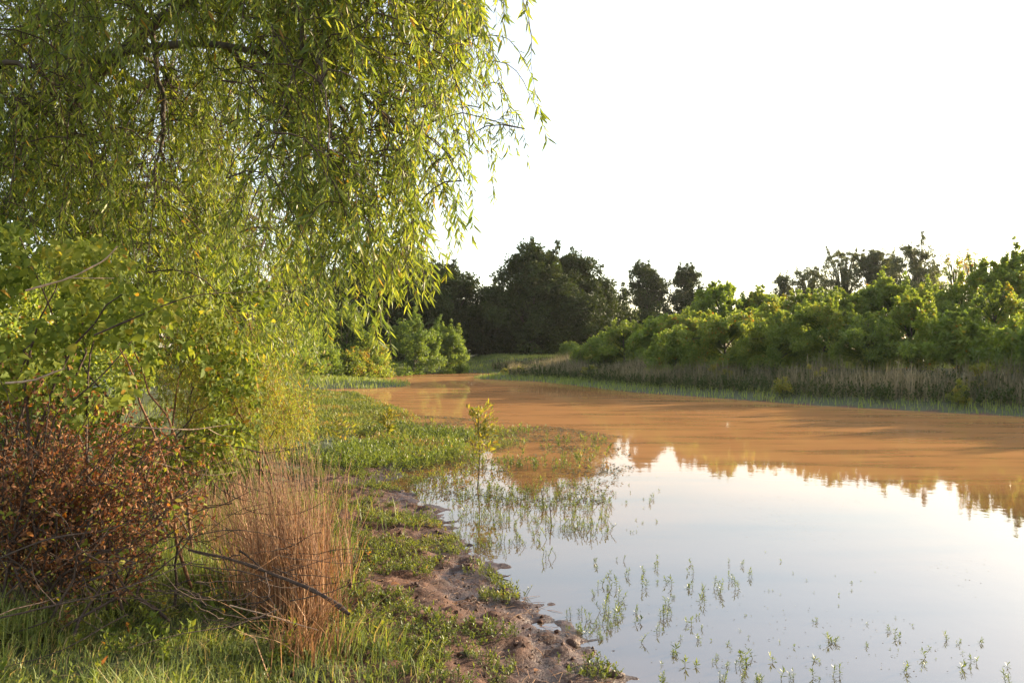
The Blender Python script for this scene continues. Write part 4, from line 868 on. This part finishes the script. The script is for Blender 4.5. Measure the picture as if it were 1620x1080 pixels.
# the uncountable small waterweed between the single plants
def wmask(poly): pl = [tuple(on_z(u, v)[:2]) for u, v in poly]; return lambda x, y, s: (s < 0.04) & inpoly(x, y, pl) & (gp.random(len(x)) < np.clip(0.4 + 2.0 * fbm(x, y, 1.6, 3), 0.02, 1))
W_ = [(520, [(640, 765), (760, 760), (960, 765), (975, 840), (900, 880), (840, 905), (760, 880), (690, 830)], 0.03, 0.10), (90, [(860, 960), (960, 940), (990, 985), (1040, 1080), (960, 1040), (900, 1010)], 0.03, 0.09),
      (150, [(930, 880), (1190, 880), (1360, 960), (1620, 1040), (1620, 1079), (1010, 1079), (960, 1000)], 0.012, 0.05), (70, [(700, 815), (800, 890), (900, 990), (880, 930), (820, 880), (740, 810)], 0.02, 0.06)]
wl, wst = MB(), MB()
for n_, poly_, h0, h1 in W_:
    P = scatter(n_, -3, 6, 3.2, 12, wmask(poly_)); P[:, 2] = -0.003; n = len(P)
    sprigs(wl, P, gp.uniform(h0, h1, n), 9, gp.uniform(0.018, 0.036, n), 0.26, np.clip(0.5 + 0.2 * gp.normal(size=n), 0, 1), gp, 0.9, wst)
wo_ = wl.build('waterweed', M_WATERW); tag(wo_, 'loose mat of small waterweed in the shallows along the mud bank', 'waterweed', kind='stuff'); wst.build('stems', M_GSTEM, wo_)['kind'] = 'stuff'
# bare stumps and a dead twig in the water
def stump(label, u, v, h, lean):
    p = on_z(u, v); o = thing('dead_snag', label, 'stem', (p[0], p[1], -0.02), 0, 'dark dead stems in the water'); mb = MB()
    c = curve((0, 0, -0.05), (lean * h, 0.02, h), 6, 0, 0.004, gp); tubes(mb, c, np.linspace(0.007, 0.004, 6), 6); mb.build('stem', M_TWIG, o, True)
    mb = MB(); tubes(mb, curve(c[3], c[3] + [0.04, 0.02, 0.05], 4), np.linspace(0.003, 0.0015, 4), 4); mb.build('side_twig', M_TWIG, o, True)
stump('dark upright dead stem among the sprigs of the dense stand', 872, 826, 0.24, -0.05)
stump('leaning dark dead stem left of the upright one', 862, 800, 0.22, -0.2)

# ------------------------------------------------------------------ small things on the mud
def clod(label, u, v, r, seed):
    g = np.random.default_rng(seed); p = on_z(u, v, 0.05); n, m = 7, 10
    th = np.linspace(0.05, np.pi - 0.05, n)[:, None]; ph = np.arange(m)[None] * 2 * np.pi / m
    rr = r * (0.75 + 0.5 * g.random((n, m)))
    V = np.stack([rr * np.sin(th) * np.cos(ph), rr * np.sin(th) * np.sin(ph) * 0.8, rr * 0.55 * np.cos(th) + 0 * ph], -1)
    idx = np.arange(n * m).reshape(n, m); q = np.stack([idx[:-1], idx[1:], np.roll(idx, -1, 1)[1:], np.roll(idx, -1, 1)[:-1]], -1).reshape(-1, 4)
    mb = MB(); mb.add(V.reshape(-1, 3), [q, idx[:1], idx[-1:, ::-1]])
    me = mb.mesh('mud_clod', M_GROUND, True)
    for nm, val in (('mud', 1.0), ('wet', 0.7)): a = me.attributes.new(nm, 'FLOAT', 'POINT'); a.data.foreach_set('value', np.full(len(V.reshape(-1, 3)), val, np.float32))
    o = obj('mud_clod', me, None, (p[0], p[1], gz(p[0], p[1]) + r * 0.15)); tag(o, label, 'mud clod', 'dark clods on the mud bank')
clod('dark wet mud clod by the bottom of the shore', 975, 1055, 0.045, 1); clod('dark mud clod at the tip of the mud tongue', 800, 925, 0.05, 2)
clod('small mud clod left of the upper stick', 640, 850, 0.035, 3); clod('low mud clod in the middle of the bare mud', 745, 945, 0.04, 4)
clod('round mud clod near the bottom grass', 735, 1045, 0.04, 5); clod('mud clod at the lapping water edge', 905, 1005, 0.045, 6)
def fallen_leaf(label, u, v, L, col, rz):
    p = on_z(u, v, 0.08); z = gz(p[0], p[1]); mb = MB(); leaf6(mb, np.zeros((1, 3)), np.array([[math.cos(rz), math.sin(rz), 0.15]]), np.array([[0.1, -0.2, 1.0]]), L, L * 0.6, col, 0.2, 0.3)
    me = mb.mesh('fallen_leaf', M_DEAD); o = obj('fallen_leaf', me, None, (p[0], p[1], z + 0.012)); tag(o, label, 'leaf', 'fallen leaves on the mud')
fallen_leaf('rust red fallen leaf on the mud, left one of the close pair', 618, 938, 0.07, 0.75, 0.4)
fallen_leaf('orange fallen leaf on the mud, right one of the close pair', 722, 962, 0.06, 0.85, 2.0)
fallen_leaf('small red fallen leaf near the upper weeds on the mud', 634, 886, 0.05, 0.7, 0.2)
fallen_leaf('red fallen leaf low on the shore by the bottom', 845, 1050, 0.045, 0.7, 1.0)
fallen_leaf('orange brown fallen leaf in the bottom weeds', 700, 1065, 0.06, 0.8, 2.6)
